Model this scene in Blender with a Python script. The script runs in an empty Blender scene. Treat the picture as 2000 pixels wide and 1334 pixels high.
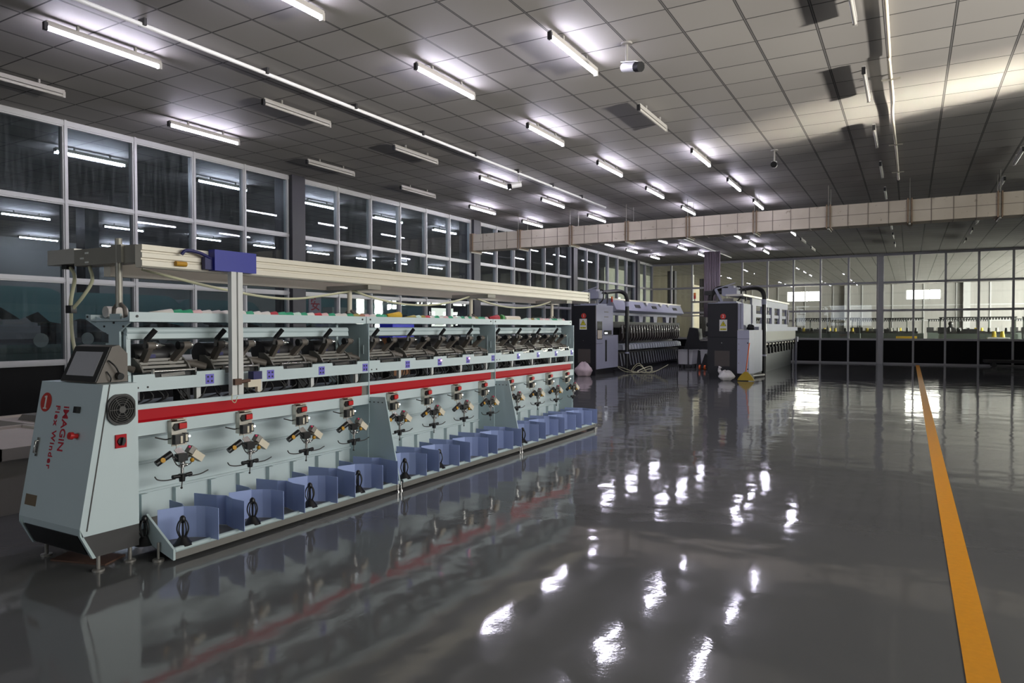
import bpy, math, random
from mathutils import Vector, Matrix
random.seed(7)
PI = math.pi
SC = bpy.context.scene
COL = SC.collection

# ------------------------------------------------------------------ camera, world, lights, exposure
F_PX, YAW, PITCH, ROLL = 1366.0, math.radians(29.62), math.radians(-1.1), math.radians(-0.08)
cy, sy = math.cos(YAW), math.sin(YAW)
Fv = Vector((-sy, cy, 0)); Rv = Vector((cy, sy, 0)); Uv = Vector((0, 0, 1))
Fv, Uv = Fv * math.cos(PITCH) + Uv * math.sin(PITCH), Uv * math.cos(PITCH) - Fv * math.sin(PITCH)
Rv, Uv = Rv * math.cos(ROLL) + Uv * math.sin(ROLL), Uv * math.cos(ROLL) - Rv * math.sin(ROLL)
cam = bpy.data.cameras.new('camera')
cam.sensor_width = 36.0; cam.sensor_fit = 'HORIZONTAL'
cam.lens = F_PX / 2000.0 * 36.0
cam.clip_end = 300; cam.clip_start = 0.05
cam_o = bpy.data.objects.new('camera', cam); COL.objects.link(cam_o)
M = Matrix((Rv, Uv, -Fv)).transposed().to_4x4(); M.translation = Vector((0, 0, 1.49))
cam_o.matrix_world = M
SC.camera = cam_o

W = bpy.data.worlds.new('world'); SC.world = W; W.use_nodes = True
W.node_tree.nodes['Background'].inputs[0].default_value = (0.62, 0.70, 0.80, 1)
W.node_tree.nodes['Background'].inputs[1].default_value = 0.6

TUBE = 112.0          # radiance of the lower half of a lit tube; its metal back lets out less
TUBE_BACK = 85.0
def area(name, loc, target, sx, sz, power, color, spread=180):
    l = bpy.data.lights.new(name, 'AREA'); l.shape = 'RECTANGLE'; l.size = sx; l.size_y = sz
    l.energy = power; l.color = color; l.spread = math.radians(spread)
    o = bpy.data.objects.new(name, l); COL.objects.link(o); o.location = loc
    o.rotation_euler = (Vector(target) - Vector(loc)).to_track_quat('-Z', 'Y').to_euler()
    return o
# low daylight through the row of high windows in the right wall
area('daylight_right_windows', (8.75, 6.2, 3.2), (-4.5, 6.6, 1.0), 12.5, 1.9, 880, (1, .98, .95), 150)
# added low light standing in for bounced daylight, aimed up through the door opening
area('added_low_ceiling_light', (17.0, 3.6, -0.95), (-2, 7.2, 4.4), 1.3, 0.8, 3000, (1, .95, .88), 100)
# added narrow light that makes the bright patch on the ceiling
area('added_ceiling_patch_light', (17.0, 3.75, -0.95), (0.9, 10.45, 4.5), 0.4, 0.22, 55, (1, .93, .80), 7)

SC.view_settings.view_transform = 'Standard'
SC.view_settings.look = 'None'
SC.view_settings.gamma = 1.0
SC.view_settings.use_curve_mapping = False
SC.view_settings.exposure = 0.0
SC.cycles.use_denoising = True
SC.cycles.max_bounces = 7
SC.cycles.diffuse_bounces = 3
SC.cycles.glossy_bounces = 4
SC.cycles.transparent_max_bounces = 14
SC.cycles.sample_clamp_indirect = 4.0
SC.cycles.caustics_reflective = False
SC.cycles.caustics_refractive = False

# ------------------------------------------------------------------ materials
def lin(c):
    return tuple(((v / 255) / 12.92 if v / 255 <= .04045 else ((v / 255 + .055) / 1.055) ** 2.4) for v in c) + (1,)
MATS = {}
def mat(name, rgb=None, rough=.5, metal=0.0, emit=None, strength=0.0, spec=.5, noise=0.0, nscale=6.0, bump=0.0, coat=0.0):
    if name in MATS: return MATS[name]
    m = bpy.data.materials.new(name); m.use_nodes = True; MATS[name] = m
    nt = m.node_tree; b = nt.nodes['Principled BSDF']
    c = lin(rgb) if rgb else (.5, .5, .5, 1)
    b.inputs['Base Color'].default_value = c
    b.inputs['Roughness'].default_value = rough
    b.inputs['Metallic'].default_value = metal
    b.inputs['Specular IOR Level'].default_value = spec
    b.inputs['Coat Weight'].default_value = coat
    if emit:
        b.inputs['Emission Color'].default_value = lin(emit); b.inputs['Emission Strength'].default_value = strength
    if noise or bump:
        tc = nt.nodes.new('ShaderNodeTexCoord'); n = nt.nodes.new('ShaderNodeTexNoise')
        n.inputs['Scale'].default_value = nscale; n.inputs['Detail'].default_value = 5
        nt.links.new(tc.outputs['Object'], n.inputs['Vector'])
        if noise:
            mx = nt.nodes.new('ShaderNodeMix'); mx.data_type = 'RGBA'
            mx.inputs[6].default_value = tuple(v * (1 - noise) for v in c[:3]) + (1,)
            mx.inputs[7].default_value = tuple(min(1, v * (1 + noise)) for v in c[:3]) + (1,)
            nt.links.new(n.outputs['Fac'], mx.inputs[0]); nt.links.new(mx.outputs[2], b.inputs['Base Color'])
        if bump:
            bp = nt.nodes.new('ShaderNodeBump'); bp.inputs['Strength'].default_value = bump; bp.inputs['Distance'].default_value = .02
            nt.links.new(n.outputs['Fac'], bp.inputs['Height']); nt.links.new(bp.outputs[0], b.inputs['Normal'])
    return m

MINT = mat('mint_enamel', (197, 211, 214), .38, noise=.04, nscale=3)
MINT2 = mat('mint_deep_enamel', (182, 198, 200), .4, noise=.05, nscale=3)  # slightly darker mint for trims, posts and rear parts
MINTBLUE = mat('bluish_mint_enamel', (182, 200, 204), .4, noise=.05, nscale=4)  # same mint paint on the end plates, toned slightly darker and bluer
RED = mat('red_enamel', (176, 8, 26), .5, spec=.25)
REDSW = mat('red_plastic', (200, 40, 40), .35)
BLACK = mat('black_plastic', (22, 22, 24), .4)
DARK = mat('dark_grey_metal', (48, 47, 47), .45, noise=.15, nscale=12)
MIDGREY = mat('grey_metal', (136, 133, 128), .42, .3, noise=.1, nscale=10)
ARMGREY = mat('warm_dark_grey_casting', (104, 97, 90), .5, noise=.12, nscale=15)
CHROME = mat('chrome', (210, 208, 205), .18, 1.0)
ALU = mat('aluminium', (205, 200, 190), .33, .75, noise=.05, nscale=20)
RAIL = mat('cream_anodised_rail', (222, 214, 198), .4, .1, noise=.04, nscale=3)
RAILGREY = mat('grey_rail_bracket', (152, 148, 138), .45, .4, noise=.1, nscale=8)
BLUE = mat('blue_plastic', (42, 48, 150), .4)
NAVY = mat('navy_plastic', (34, 34, 92), .45)
PURPLE = mat('purple_keypad', (112, 104, 200), .4)
DIVBLUE = mat('periwinkle_sheet', (158, 174, 220), .35, noise=.03, nscale=5)
YELLOW = mat('yellow_plastic', (205, 160, 20), .4)
OCHRE = mat('ochre_disc', (190, 140, 30), .45)
CREAM = mat('cream_plastic', (216, 206, 186), .45)
HOSE = mat('pale_hose', (196, 194, 160), .45)
WHITEP = mat('white_paint', (212, 212, 210), .4)
FRAME = mat('partition_frame', (176, 176, 176), .38, .15, noise=.05, nscale=6)
KICK = mat('black_panel', (8, 8, 10), .6, spec=.15)
COLUMN = mat('dark_grey_column', (50, 49, 54), .5, noise=.06, nscale=4)
WALLW = mat('white_wall', (175, 172, 164), .7, noise=.05, nscale=1.2)
BEIGE = mat('beige_wall', (205, 196, 172), .7, noise=.04, nscale=.8)
TWGREY = mat('grey_twister_enamel', (170, 172, 190), .4, noise=.05, nscale=3)
TWBLACK = mat('black_twister_enamel', (24, 24, 28), .45)
VENT = mat('brown_grey_vent', (74, 68, 64), .6)
RUBBER = mat('black_rubber_hose', (26, 25, 25), .45)
TEAL = mat('teal_hood', (78, 112, 112), .45, noise=.08, nscale=2)
KGREEN = mat('grey_green_enamel', (72, 80, 74), .45, noise=.1, nscale=3)
MECHDARK = mat('dark_mechanism', (30, 31, 32), .5, noise=.2, nscale=8)  # very dark grey for mechanisms and other dark parts
PAPER = mat('sign_paper', (220, 220, 214), .6)
INK = mat('red_print', (190, 30, 50), .5)
BADGE = mat('badge_red', (190, 50, 40), .5)
BLACKINK = mat('black_print', (20, 20, 20), .5)
WARN = mat('warning_yellow', (215, 205, 40), .5)
BRASS = mat('brown_nameplate', (120, 104, 84), .5, .2)
RUSTY = mat('rusty_pad', (92, 66, 54), .7, noise=.3, nscale=20)
BAG = mat('white_bag', (215, 212, 210), .5, bump=.3, nscale=14)
PINKBAG = mat('pale_pink_bag', (205, 185, 190), .5, bump=.3, nscale=14)
ORANGE = mat('orange_plastic', (225, 95, 25), .4)
WOOD = mat('dark_platform', (40, 38, 37), .6, noise=.2, nscale=10)
COVER = mat('white_cloth_liner', (190, 182, 170), .75, noise=.06, nscale=5, bump=.3)
CURTAIN = mat('mauve_grey_curtain', (150, 138, 146), .8)
BROWN = mat('brown_carton', (125, 84, 48), .7)
SKIN = mat('skin', (150, 110, 90), .6)
CLOTH = mat('dark_clothing', (26, 26, 28), .8)
TUBEON = mat('tube_lit', (255, 255, 255), .4, emit=(236, 232, 255), strength=TUBE)
TUBEOFF = mat('tube_unlit', (165, 162, 156), .25)
TUBEBACK = mat('tube_lit_back', (255, 255, 255), .4, emit=(236, 232, 255), strength=TUBE_BACK)
BATTEN = mat('white_batten', (150, 147, 142), .4)
LEDRED = mat('led_red', (255, 120, 120), .4, emit=(255, 150, 160), strength=6)
LEDWHITE = mat('led_white', (255, 255, 255), .4, emit=(240, 245, 255), strength=4)
LEDGREEN = mat('led_green', (80, 255, 160), .4, emit=(90, 255, 170), strength=2.5)
LAMPRED = mat('beacon_red', (190, 35, 25), .3)
LAMPORANGE = mat('beacon_orange', (235, 120, 30), .3)
DAYPANE = mat('bright_window', (255, 255, 255), .4, emit=(255, 250, 240), strength=14.0)
SCREEN = mat('screen_glass', (190, 188, 192), .12, spec=.8, bump=.25, nscale=9)

def node_mat(name):
    m = bpy.data.materials.new(name); m.use_nodes = True; nt = m.node_tree
    b = nt.nodes['Principled BSDF']; MATS[name] = m
    def N(t, **k):
        n = nt.nodes.new(t)
        for a, v in k.items(): setattr(n, a, v)
        return n
    def L(a, i): nt.links.new(a, i)
    def MA(op, a, b_=None, c=None):
        n = N('ShaderNodeMath', operation=op)
        for k, v in enumerate((a, b_, c)):
            if v is None: continue
            if isinstance(v, (int, float)): n.inputs[k].default_value = v
            else: L(v, n.inputs[k])
        return n.outputs[0]
    def mixc(fac, c1, c2):
        n = N('ShaderNodeMix', data_type='RGBA')
        for k, v in ((0, fac), (6, c1), (7, c2)):
            if isinstance(v, (int, float, tuple)): n.inputs[k].default_value = v
            else: L(v, n.inputs[k])
        return n.outputs[2]
    return m, nt, b, N, L, MA, mixc

def make_ceiling():
    m, nt, b, N, L, MA, mixc = node_mat('ceiling_tiles')
    geo = N('ShaderNodeNewGeometry'); sp = N('ShaderNodeSeparateXYZ'); L(geo.outputs['Position'], sp.inputs[0])
    u = MA('DIVIDE', MA('SUBTRACT', sp.outputs[0], .363 - 60), .6); v = MA('DIVIDE', MA('SUBTRACT', sp.outputs[1], 8.36 - 60), .6)
    def dist(t): return MA('MULTIPLY', MA('SUBTRACT', .5, MA('ABSOLUTE', MA('SUBTRACT', MA('FRACT', t), .5))), .6)
    du, dv = dist(u), dist(v)
    lu = MA('LESS_THAN', du, .014); lv = MA('LESS_THAN', dv, .0085)
    groove = MA('MAXIMUM', lu, lv)
    cell = N('ShaderNodeTexWhiteNoise', noise_dimensions='2D'); cb = N('ShaderNodeCombineXYZ')
    L(MA('FLOOR', u), cb.inputs[0]); L(MA('FLOOR', v), cb.inputs[1]); L(cb.outputs[0], cell.inputs['Vector'])
    base = mixc(cell.outputs['Value'], lin((142, 139, 135)), lin((150, 147, 142)))
    col = mixc(groove, base, lin((66, 65, 64)))
    painted_shine = MA('LESS_THAN', du, .005)  # pale line paints a highlight along the ceiling runners
    col = mixc(MA('MULTIPLY', painted_shine, .7), col, lin((128, 126, 124)))
    L(col, b.inputs['Base Color']); b.inputs['Roughness'].default_value = .62; b.inputs['Specular IOR Level'].default_value = .15
    bp = N('ShaderNodeBump'); bp.inputs['Strength'].default_value = .6; bp.inputs['Distance'].default_value = .01
    ns = N('ShaderNodeTexNoise'); ns.inputs['Scale'].default_value = 1.3; L(geo.outputs['Position'], ns.inputs['Vector'])
    L(MA('ADD', MA('MULTIPLY', groove, -1.0), MA('MULTIPLY', ns.outputs['Fac'], .6)), bp.inputs['Height']); L(bp.outputs[0], b.inputs['Normal'])
    return m
def make_floor():
    m, nt, b, N, L, MA, mixc = node_mat('epoxy_floor')
    geo = N('ShaderNodeNewGeometry')
    n1 = N('ShaderNodeTexNoise'); n1.inputs['Scale'].default_value = 1.5; n1.inputs['Detail'].default_value = 2.5; L(geo.outputs['Position'], n1.inputs['Vector'])
    n2 = N('ShaderNodeTexNoise'); n2.inputs['Scale'].default_value = 45; n2.inputs['Detail'].default_value = 3; L(geo.outputs['Position'], n2.inputs['Vector'])
    n3 = N('ShaderNodeTexNoise'); n3.inputs['Scale'].default_value = .35; n3.inputs['Detail'].default_value = 5; L(geo.outputs['Position'], n3.inputs['Vector'])
    L(mixc(n3.outputs['Fac'], lin((84, 85, 87)), lin((108, 108, 107))), b.inputs['Base Color'])
    L(MA('MULTIPLY_ADD', n3.outputs['Fac'], .05, .035), b.inputs['Roughness'])
    b.inputs['Specular IOR Level'].default_value = .5
    b1 = N('ShaderNodeBump'); b1.inputs['Strength'].default_value = .1; b1.inputs['Distance'].default_value = .07
    L(n1.outputs['Fac'], b1.inputs['Height'])
    b2 = N('ShaderNodeBump'); b2.inputs['Strength'].default_value = .02; b2.inputs['Distance'].default_value = .01
    L(n2.outputs['Fac'], b2.inputs['Height']); L(b1.outputs[0], b2.inputs['Normal']); L(b2.outputs[0], b.inputs['Normal'])
    return m
def make_glass(name, tint, dust):
    m, nt, b, N, L, MA, mixc = node_mat(name); nt.nodes.remove(b)
    out = nt.nodes['Material Output']; geo = N('ShaderNodeNewGeometry')
    fr = N('ShaderNodeFresnel'); L(MA('MULTIPLY_ADD', geo.outputs['Backfacing'], 1 / 1.5 - 1.5, 1.5), fr.inputs['IOR'])
    tr = N('ShaderNodeBsdfTransparent'); tr.inputs[0].default_value = tint
    gl = N('ShaderNodeBsdfGlossy'); gl.inputs['Roughness'].default_value = .015
    mp = N('ShaderNodeMapping'); mp.inputs['Scale'].default_value = (7, 7, .6); L(geo.outputs['Position'], mp.inputs[0])
    ns = N('ShaderNodeTexNoise'); ns.inputs['Scale'].default_value = 2.5; ns.inputs['Detail'].default_value = 6; L(mp.outputs[0], ns.inputs['Vector'])
    df = N('ShaderNodeBsdfDiffuse'); df.inputs[0].default_value = (.7, .7, .72, 1)
    ms = N('ShaderNodeMixShader'); L(MA('MULTIPLY', MA('POWER', ns.outputs['Fac'], 3.0), dust), ms.inputs[0]); L(tr.outputs[0], ms.inputs[1]); L(df.outputs[0], ms.inputs[2])
    m2 = N('ShaderNodeMixShader'); L(fr.outputs[0], m2.inputs[0]); L(ms.outputs[0], m2.inputs[1]); L(gl.outputs[0], m2.inputs[2])
    L(m2.outputs[0], out.inputs['Surface'])
    return m
def make_duct():
    m, nt, b, N, L, MA, mixc = node_mat('duct_sheet')
    geo = N('ShaderNodeNewGeometry')
    n1 = N('ShaderNodeTexNoise'); n1.inputs['Scale'].default_value = 1.6; n1.inputs['Detail'].default_value = 7; L(geo.outputs['Position'], n1.inputs['Vector'])
    n2 = N('ShaderNodeTexNoise'); n2.inputs['Scale'].default_value = 9; n2.inputs['Detail'].default_value = 4; L(geo.outputs['Position'], n2.inputs['Vector'])
    c = mixc(n1.outputs['Fac'], lin((168, 156, 138)), lin((208, 198, 180)))
    rust = N('ShaderNodeMapRange'); rust.inputs[1].default_value = .66; rust.inputs[2].default_value = .78; L(n2.outputs['Fac'], rust.inputs[0])
    L(mixc(MA('MULTIPLY', rust.outputs[0], .6), c, lin((104, 78, 58))), b.inputs['Base Color'])
    b.inputs['Roughness'].default_value = .45; b.inputs['Metallic'].default_value = .25
    return m
def make_corrugated():
    m, nt, b, N, L, MA, mixc = node_mat('ribbed_wall_sheet')
    geo = N('ShaderNodeNewGeometry'); sp = N('ShaderNodeSeparateXYZ'); L(geo.outputs['Position'], sp.inputs[0])
    w = MA('SINE', MA('MULTIPLY', MA('ADD', sp.outputs[0], sp.outputs[1]), 2 * PI / .5))
    b.inputs['Base Color'].default_value = lin((142, 140, 137)); b.inputs['Roughness'].default_value = .5
    bp = N('ShaderNodeBump'); bp.inputs['Strength'].default_value = .2; bp.inputs['Distance'].default_value = .02
    L(MA('POWER', MA('ABSOLUTE', w), .3), bp.inputs['Height']); L(bp.outputs[0], b.inputs['Normal'])
    return m
SEAM = mat('duct_seam', (120, 110, 100), .5, .2, noise=.25, nscale=6)
CEIL = make_ceiling(); FLOOR = make_floor(); DUCT = make_duct(); RIB = make_corrugated()
GLASS_L = make_glass('streaked_glass', (.72, .79, .80, 1), .09)
GLASS_B = make_glass('clear_glass', (.93, .95, .93, 1), .05)

# ------------------------------------------------------------------ mesh helpers
ORG = {}
class MB:
    def __init__(s): s.v = []; s.f = []; s.sm = []; s.mi = []; s.cur = 0
    def mat(s, i): s.cur = i; return s
    def add(s, vs, fs, smooth=False):
        o = len(s.v); s.v += [tuple(p) for p in vs]
        for f in fs: s.f.append([o + i for i in f]); s.sm.append(smooth); s.mi.append(s.cur)
        return s
    def box(s, x0, x1, y0, y1, z0, z1):
        x0, x1 = min(x0, x1), max(x0, x1); y0, y1 = min(y0, y1), max(y0, y1); z0, z1 = min(z0, z1), max(z0, z1)
        return s.add([(x, y, z) for z in (z0, z1) for y in (y0, y1) for x in (x0, x1)],
                     [(0, 2, 3, 1), (4, 5, 7, 6), (0, 1, 5, 4), (2, 6, 7, 3), (0, 4, 6, 2), (1, 3, 7, 5)])
    def obox(s, c, ax, ay, az):
        c, ax, ay, az = map(Vector, (c, ax, ay, az))
        vs = [c + ax * i + ay * j + az * k for k in (-1, 1) for j in (-1, 1) for i in (-1, 1)]
        fs = [(0, 2, 3, 1), (4, 5, 7, 6), (0, 1, 5, 4), (2, 6, 7, 3), (0, 4, 6, 2), (1, 3, 7, 5)]
        if ax.cross(ay).dot(az) < 0: fs = [tuple(reversed(f)) for f in fs]
        return s.add(vs, fs)
    def bar(s, p, q, w, h=None, up=(0, 0, 1)):
        p, q = Vector(p), Vector(q); d = q - p; u = Vector(up)
        if d.normalized().cross(u).length < .05: u = Vector((1, 0, 0))
        a = d.cross(u).normalized(); b = a.cross(d).normalized()
        return s.obox((p + q) / 2, a * w / 2, d / 2, b * (h or w) / 2)
    def prism(s, poly, axis, a, b):
        def P(t, c): return {'x': (c, t[0], t[1]), 'y': (t[0], c, t[1]), 'z': (t[0], t[1], c)}[axis]
        n = len(poly); ar = sum(poly[i][0] * poly[(i + 1) % n][1] - poly[(i + 1) % n][0] * poly[i][1] for i in range(n))
        if (ar < 0) != (axis == 'y'): poly = poly[::-1]
        if a > b: a, b = b, a
        vs = [P(t, a) for t in poly] + [P(t, b) for t in poly]
        return s.add(vs, [tuple(range(n))[::-1], tuple(range(n, 2 * n))] + [(i, (i + 1) % n, n + (i + 1) % n, n + i) for i in range(n)])
    def tube(s, pts, r, n=8, caps=True):
        pts = [Vector(p) for p in pts]; rs = r if isinstance(r, (list, tuple)) else [r] * len(pts)
        vs = []; prev = None
        for i, p in enumerate(pts):
            d = (pts[min(i + 1, len(pts) - 1)] - pts[max(i - 1, 0)]).normalized()
            if prev is None:
                u = Vector((0, 0, 1)) if abs(d.z) < .9 else Vector((1, 0, 0))
                a = d.cross(u).normalized()
            else: a = (prev - d * prev.dot(d)).normalized()
            prev = a; b = d.cross(a)
            for k in range(n):
                t = 2 * PI * k / n; vs.append(p + (a * math.cos(t) + b * math.sin(t)) * rs[i])
        fs = [(i * n + k, i * n + (k + 1) % n, (i + 1) * n + (k + 1) % n, (i + 1) * n + k) for i in range(len(pts) - 1) for k in range(n)]
        s.add(vs, fs, True)
        if caps:
            e = (len(pts) - 1) * n
            s.add(vs[:n], [tuple(range(n))[::-1]]); s.add(vs[e:], [tuple(range(n))])
        return s
    def sphere(s, c, r, n=10, m=7, sc=(1, 1, 1)):
        vs = [(c[0], c[1], c[2] - r * sc[2])]
        for j in range(1, m):
            t = PI * j / m
            for k in range(n): vs.append((c[0] + r * sc[0] * math.sin(t) * math.cos(2 * PI * k / n), c[1] + r * sc[1] * math.sin(t) * math.sin(2 * PI * k / n), c[2] - r * sc[2] * math.cos(t)))
        vs.append((c[0], c[1], c[2] + r * sc[2])); e = len(vs) - 1
        fs = [(0, 1 + (k + 1) % n, 1 + k) for k in range(n)] + [(e, e - n + k, e - n + (k + 1) % n) for k in range(n)]
        for j in range(m - 2):
            for k in range(n): fs.append((1 + j * n + k, 1 + j * n + (k + 1) % n, 1 + (j + 1) * n + (k + 1) % n, 1 + (j + 1) * n + k))
        return s.add(vs, fs, True)
    def build(s, name, mats, parent=None, base=None):
        """links ONE mesh object; vertices are given in world coordinates, stored relative to the thing's base"""
        if not isinstance(mats, (list, tuple)): mats = [mats]
        org = ORG[parent.name] if parent else Vector(base or (0, 0, 0))
        me = bpy.data.meshes.new(name)
        me.from_pydata([tuple(Vector(p) - org) for p in s.v], [], s.f)
        for m in mats: me.materials.append(m)
        for p, sm, mi in zip(me.polygons, s.sm, s.mi): p.use_smooth = sm; p.material_index = mi
        me.update()
        o = bpy.data.objects.new(name, me); COL.objects.link(o)
        if parent: o.parent = parent
        else: o.location = org
        ORG[o.name] = org
        return o
def tag(o, label=None, cat=None, group=None, kind=None):
    if label: o['label'] = label
    if cat: o['category'] = cat
    if group: o['group'] = group
    if kind: o['kind'] = kind
    return o
def empty(name, loc, label=None, cat=None, group=None):
    o = bpy.data.objects.new(name, None); o.empty_display_size = .1; COL.objects.link(o); o.location = loc
    ORG[o.name] = Vector(loc)
    return tag(o, label, cat, group)
def copy_tree(o, parent=None, loc=None):
    c = o.copy(); COL.objects.link(c)
    if parent: c.parent = parent
    if loc is not None: c.location = loc
    ORG[c.name] = ORG[o.name] + (Vector(loc) - o.location if loc is not None else Vector((0, 0, 0)))
    for ch in o.children: copy_tree(ch, c)
    return c
def structure(o, label=None): return tag(o, label, None, None, 'structure')
def text_part(name, body, m, parent, pos, right, up, size, depth=.001, bold=0.0, align='LEFT', track=1.0):
    cu = bpy.data.curves.new(name, 'FONT'); cu.body = body; cu.size = size; cu.extrude = depth; cu.offset = bold
    cu.align_x = align; cu.align_y = 'CENTER'; cu.space_character = track
    t = bpy.data.objects.new(name, cu); COL.objects.link(t)
    bpy.context.view_layer.update()
    me = bpy.data.meshes.new_from_object(t.evaluated_get(bpy.context.evaluated_depsgraph_get()))
    bpy.data.objects.remove(t); bpy.data.curves.remove(cu)
    r, u = Vector(right).normalized(), Vector(up).normalized(); n = r.cross(u)
    mm = Matrix((r, u, n)).transposed().to_4x4(); mm.translation = Vector(pos) - ORG[parent.name]
    me.transform(mm); me.materials.clear(); me.materials.append(m)
    o = bpy.data.objects.new(name, me); COL.objects.link(o); o.parent = parent; ORG[o.name] = ORG[parent.name]
    return o
def arc(p0, p1, sag, n=10):
    p0, p1 = Vector(p0), Vector(p1)
    return [p0.lerp(p1, t / n) - Vector((0, 0, 4 * sag * (t / n) * (1 - t / n))) for t in range(n + 1)]
def bez(pts, n=16):
    """smooth path through points (Catmull-Rom)"""
    P = [Vector(p) for p in pts]; P = [2 * P[0] - P[1]] + P + [2 * P[-1] - P[-2]]; out = []
    for i in range(1, len(P) - 2):
        for k in range(n):
            t = k / n; a, b, c, d = P[i - 1:i + 3]
            out.append(.5 * ((2 * b) + (c - a) * t + (2 * a - 5 * b + 4 * c - d) * t * t + (3 * b - a - 3 * c + d) * t ** 3))
    return out + [P[-2]]
ORD = ['', 'first', 'second', 'third', 'fourth', 'fifth', 'sixth', 'seventh', 'eighth', 'ninth', 'tenth', 'eleventh', 'twelfth']

# ------------------------------------------------------------------ the hall
H = 4.52; XL = -10.75; YB = 32.5; XR = 8.0; YF = -7.0
structure(MB().box(-27, 13, YF, 57, -.2, 0).build('floor', FLOOR), 'polished dark grey epoxy floor')
structure(MB().box(-27, 13, YF, 57, H, H + .15).build('ceiling', CEIL), 'ceiling of grey square tiles on a metal grid')
structure(MB().box(-27, XR, YF - .2, YF, 0, H).build('wall_front', WALLW), 'wall behind the camera')
w = MB()  # added unseen fill window, brightens the faces turned to the camera
for x in (-9.5, -7.3, -5.1, -3.0): w.box(x - .04, x + .04, YF, YF + .06, 1.6, 3.6)
for z in (1.6, 3.55): w.box(-9.5, -3.0, YF, YF + .06, z, z + .07)
w = structure(w.build('window_0', FRAME), 'added glowing window behind the camera, fill light for the winder end')
MB().box(-9.5, -3.0, YF + .01, YF + .02, 1.63, 3.6).build('pane', mat('added_fill_pane', (255, 255, 255), .4, emit=(236, 244, 255), strength=3.0), w)
structure(MB().box(.22, .345, -6.9, 32.0, 0, .003).build('trim_1', mat('yellow_line_paint', (216, 144, 6), .4, noise=.12, nscale=30)), 'yellow line painted on the floor')
# right wall with a row of daylight windows (outside the frame)
wr = MB(); OPEN = [(-5, -1), (-.6, 3.4), (8.2, 12.2)]; ADDED_DOOR = (3.6, 7.9)  # door opening added to let the low light reach the ceiling
wr.box(XR, XR + .2, YF, ADDED_DOOR[0], 0, 2.25).box(XR, XR + .2, ADDED_DOOR[1], YB, 0, 2.25).box(XR, XR + .2, YF, YB, 4.25, H)
ys = [YF] + [y for o in OPEN[:2] + [ADDED_DOOR] + OPEN[2:] for y in o] + [YB]
for a, b in zip(ys[::2], ys[1::2]): wr.box(XR, XR + .2, a, b, 2.25, 4.25)
structure(wr.build('wall_right', WALLW), 'unseen right wall with high windows and a door opening added for the light')
for i, (a, b) in enumerate(OPEN):
    fr = MB()
    for y in (a, (a + b) / 2 - .03, b - .06): fr.box(XR + .05, XR + .12, y, y + .06, 2.25, 4.25)
    for z in (2.25, 4.19): fr.box(XR + .05, XR + .12, a, b, z, z + .06)
    w = structure(fr.build('window_%d' % (i + 1), FRAME), 'window in the right wall')
    MB().box(XR + .08, XR + .088, a + .06, b - .06, 2.31, 4.19).build('pane', GLASS_B, w)

def partition(name, label, axis, plane, a, b, step, cols, glass, thick=.1, wide=.075):
    """glazed partition bay from a to b; axis 'y' runs along the hall, 'x' across it"""
    def bx(m, u0, u1, z0, z1, t0, t1):
        return m.box(plane + t0, plane + t1, u0, u1, z0, z1) if axis == 'y' else m.box(u0, u1, plane + t0, plane + t1, z0, z1)
    fr = MB(); n = max(1, round((b - a) / step)); st = (b - a) / n
    for k in range(n + 1):
        u = a + k * st; w = wide / 2
        u0, u1 = max(a, u - w), min(b, u + w)
        bx(fr, u0, u1, 0, H, -thick / 2, thick / 2)
        if b - a > st: bx(fr, u0 + .02, u1 - .02, 0, H, -thick / 2 - .02, thick / 2 + .02)
    for z, h in ((.0, .06), (.96, .085), (2.15, .085), (3.29, .085), (H - .1, .1)):
        bx(fr, a, b, z, z + h, -thick / 2 + .005, thick / 2 - .005)
        bx(fr, a, b, z + .02, z + h - .02, -thick / 2 - .01, thick / 2 + .01)
    root = structure(fr.build(name, FRAME), label)
    g = MB(); k_ = MB()
    for k in range(n):
        u0, u1 = a + k * st + wide / 2, a + (k + 1) * st - wide / 2
        bx(k_, u0, u1, .06, .96, -.02, .02)
        for z0, z1 in ((1.045, 2.15), (2.235, 3.29), (3.375, H - .1)): bx(g, u0, u1, z0, z1, -.003, .003)
    g.build('glass', glass, root); k_.build('kick_panel', KICK, root)
    return root
colY = [3.4, 10.06, 16.68, 23.35, 30.18]
wn = 6
for i, y in enumerate(colY):
    c = structure(MB().box(-11.1, -10.6, y - .17, y + .17, 0, H).build('steel_column', COLUMN), 'dark grey steel column in the left glass wall')
yb = [-6.9] + colY + [YB]
for i in range(len(yb) - 1):
    a = yb[i] + (.17 if i else 0); b = yb[i + 1] - (.17 if i < len(yb) - 2 else .06)
    if i == 0: a = -3.2
    partition('window_%d' % wn, 'tall glazed bay of the left wall', 'y', XL, a, b, 1.1, None, GLASS_L); wn += 1
structure(MB().box(XL - .05, XL + .05, YF, -3.2, 0, H).build('wall_left', WALLW), 'left wall behind the camera')
bx_ = [XL, -7.83, -1.16, 5.6, XR]
for x in (-7.75, -1.05, 5.68):
    structure(MB().box(x - .1, x + .1, YB - .1, YB + .1, 0, H).build('steel_column', FRAME), 'grey steel post in the back glass wall')
for i in range(4):
    a = bx_[i] + (.19 if i else -.05); b = bx_[i + 1]
    partition('window_%d' % wn, 'tall glazed bay of the back wall', 'x', YB, a, b, 1.12, None, GLASS_B); wn += 1
structure(MB().box(XR, 13, YB - .05, YB + .05, 0, H).build('wall_back', WALLW), 'back wall beyond the glass bays')

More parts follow.
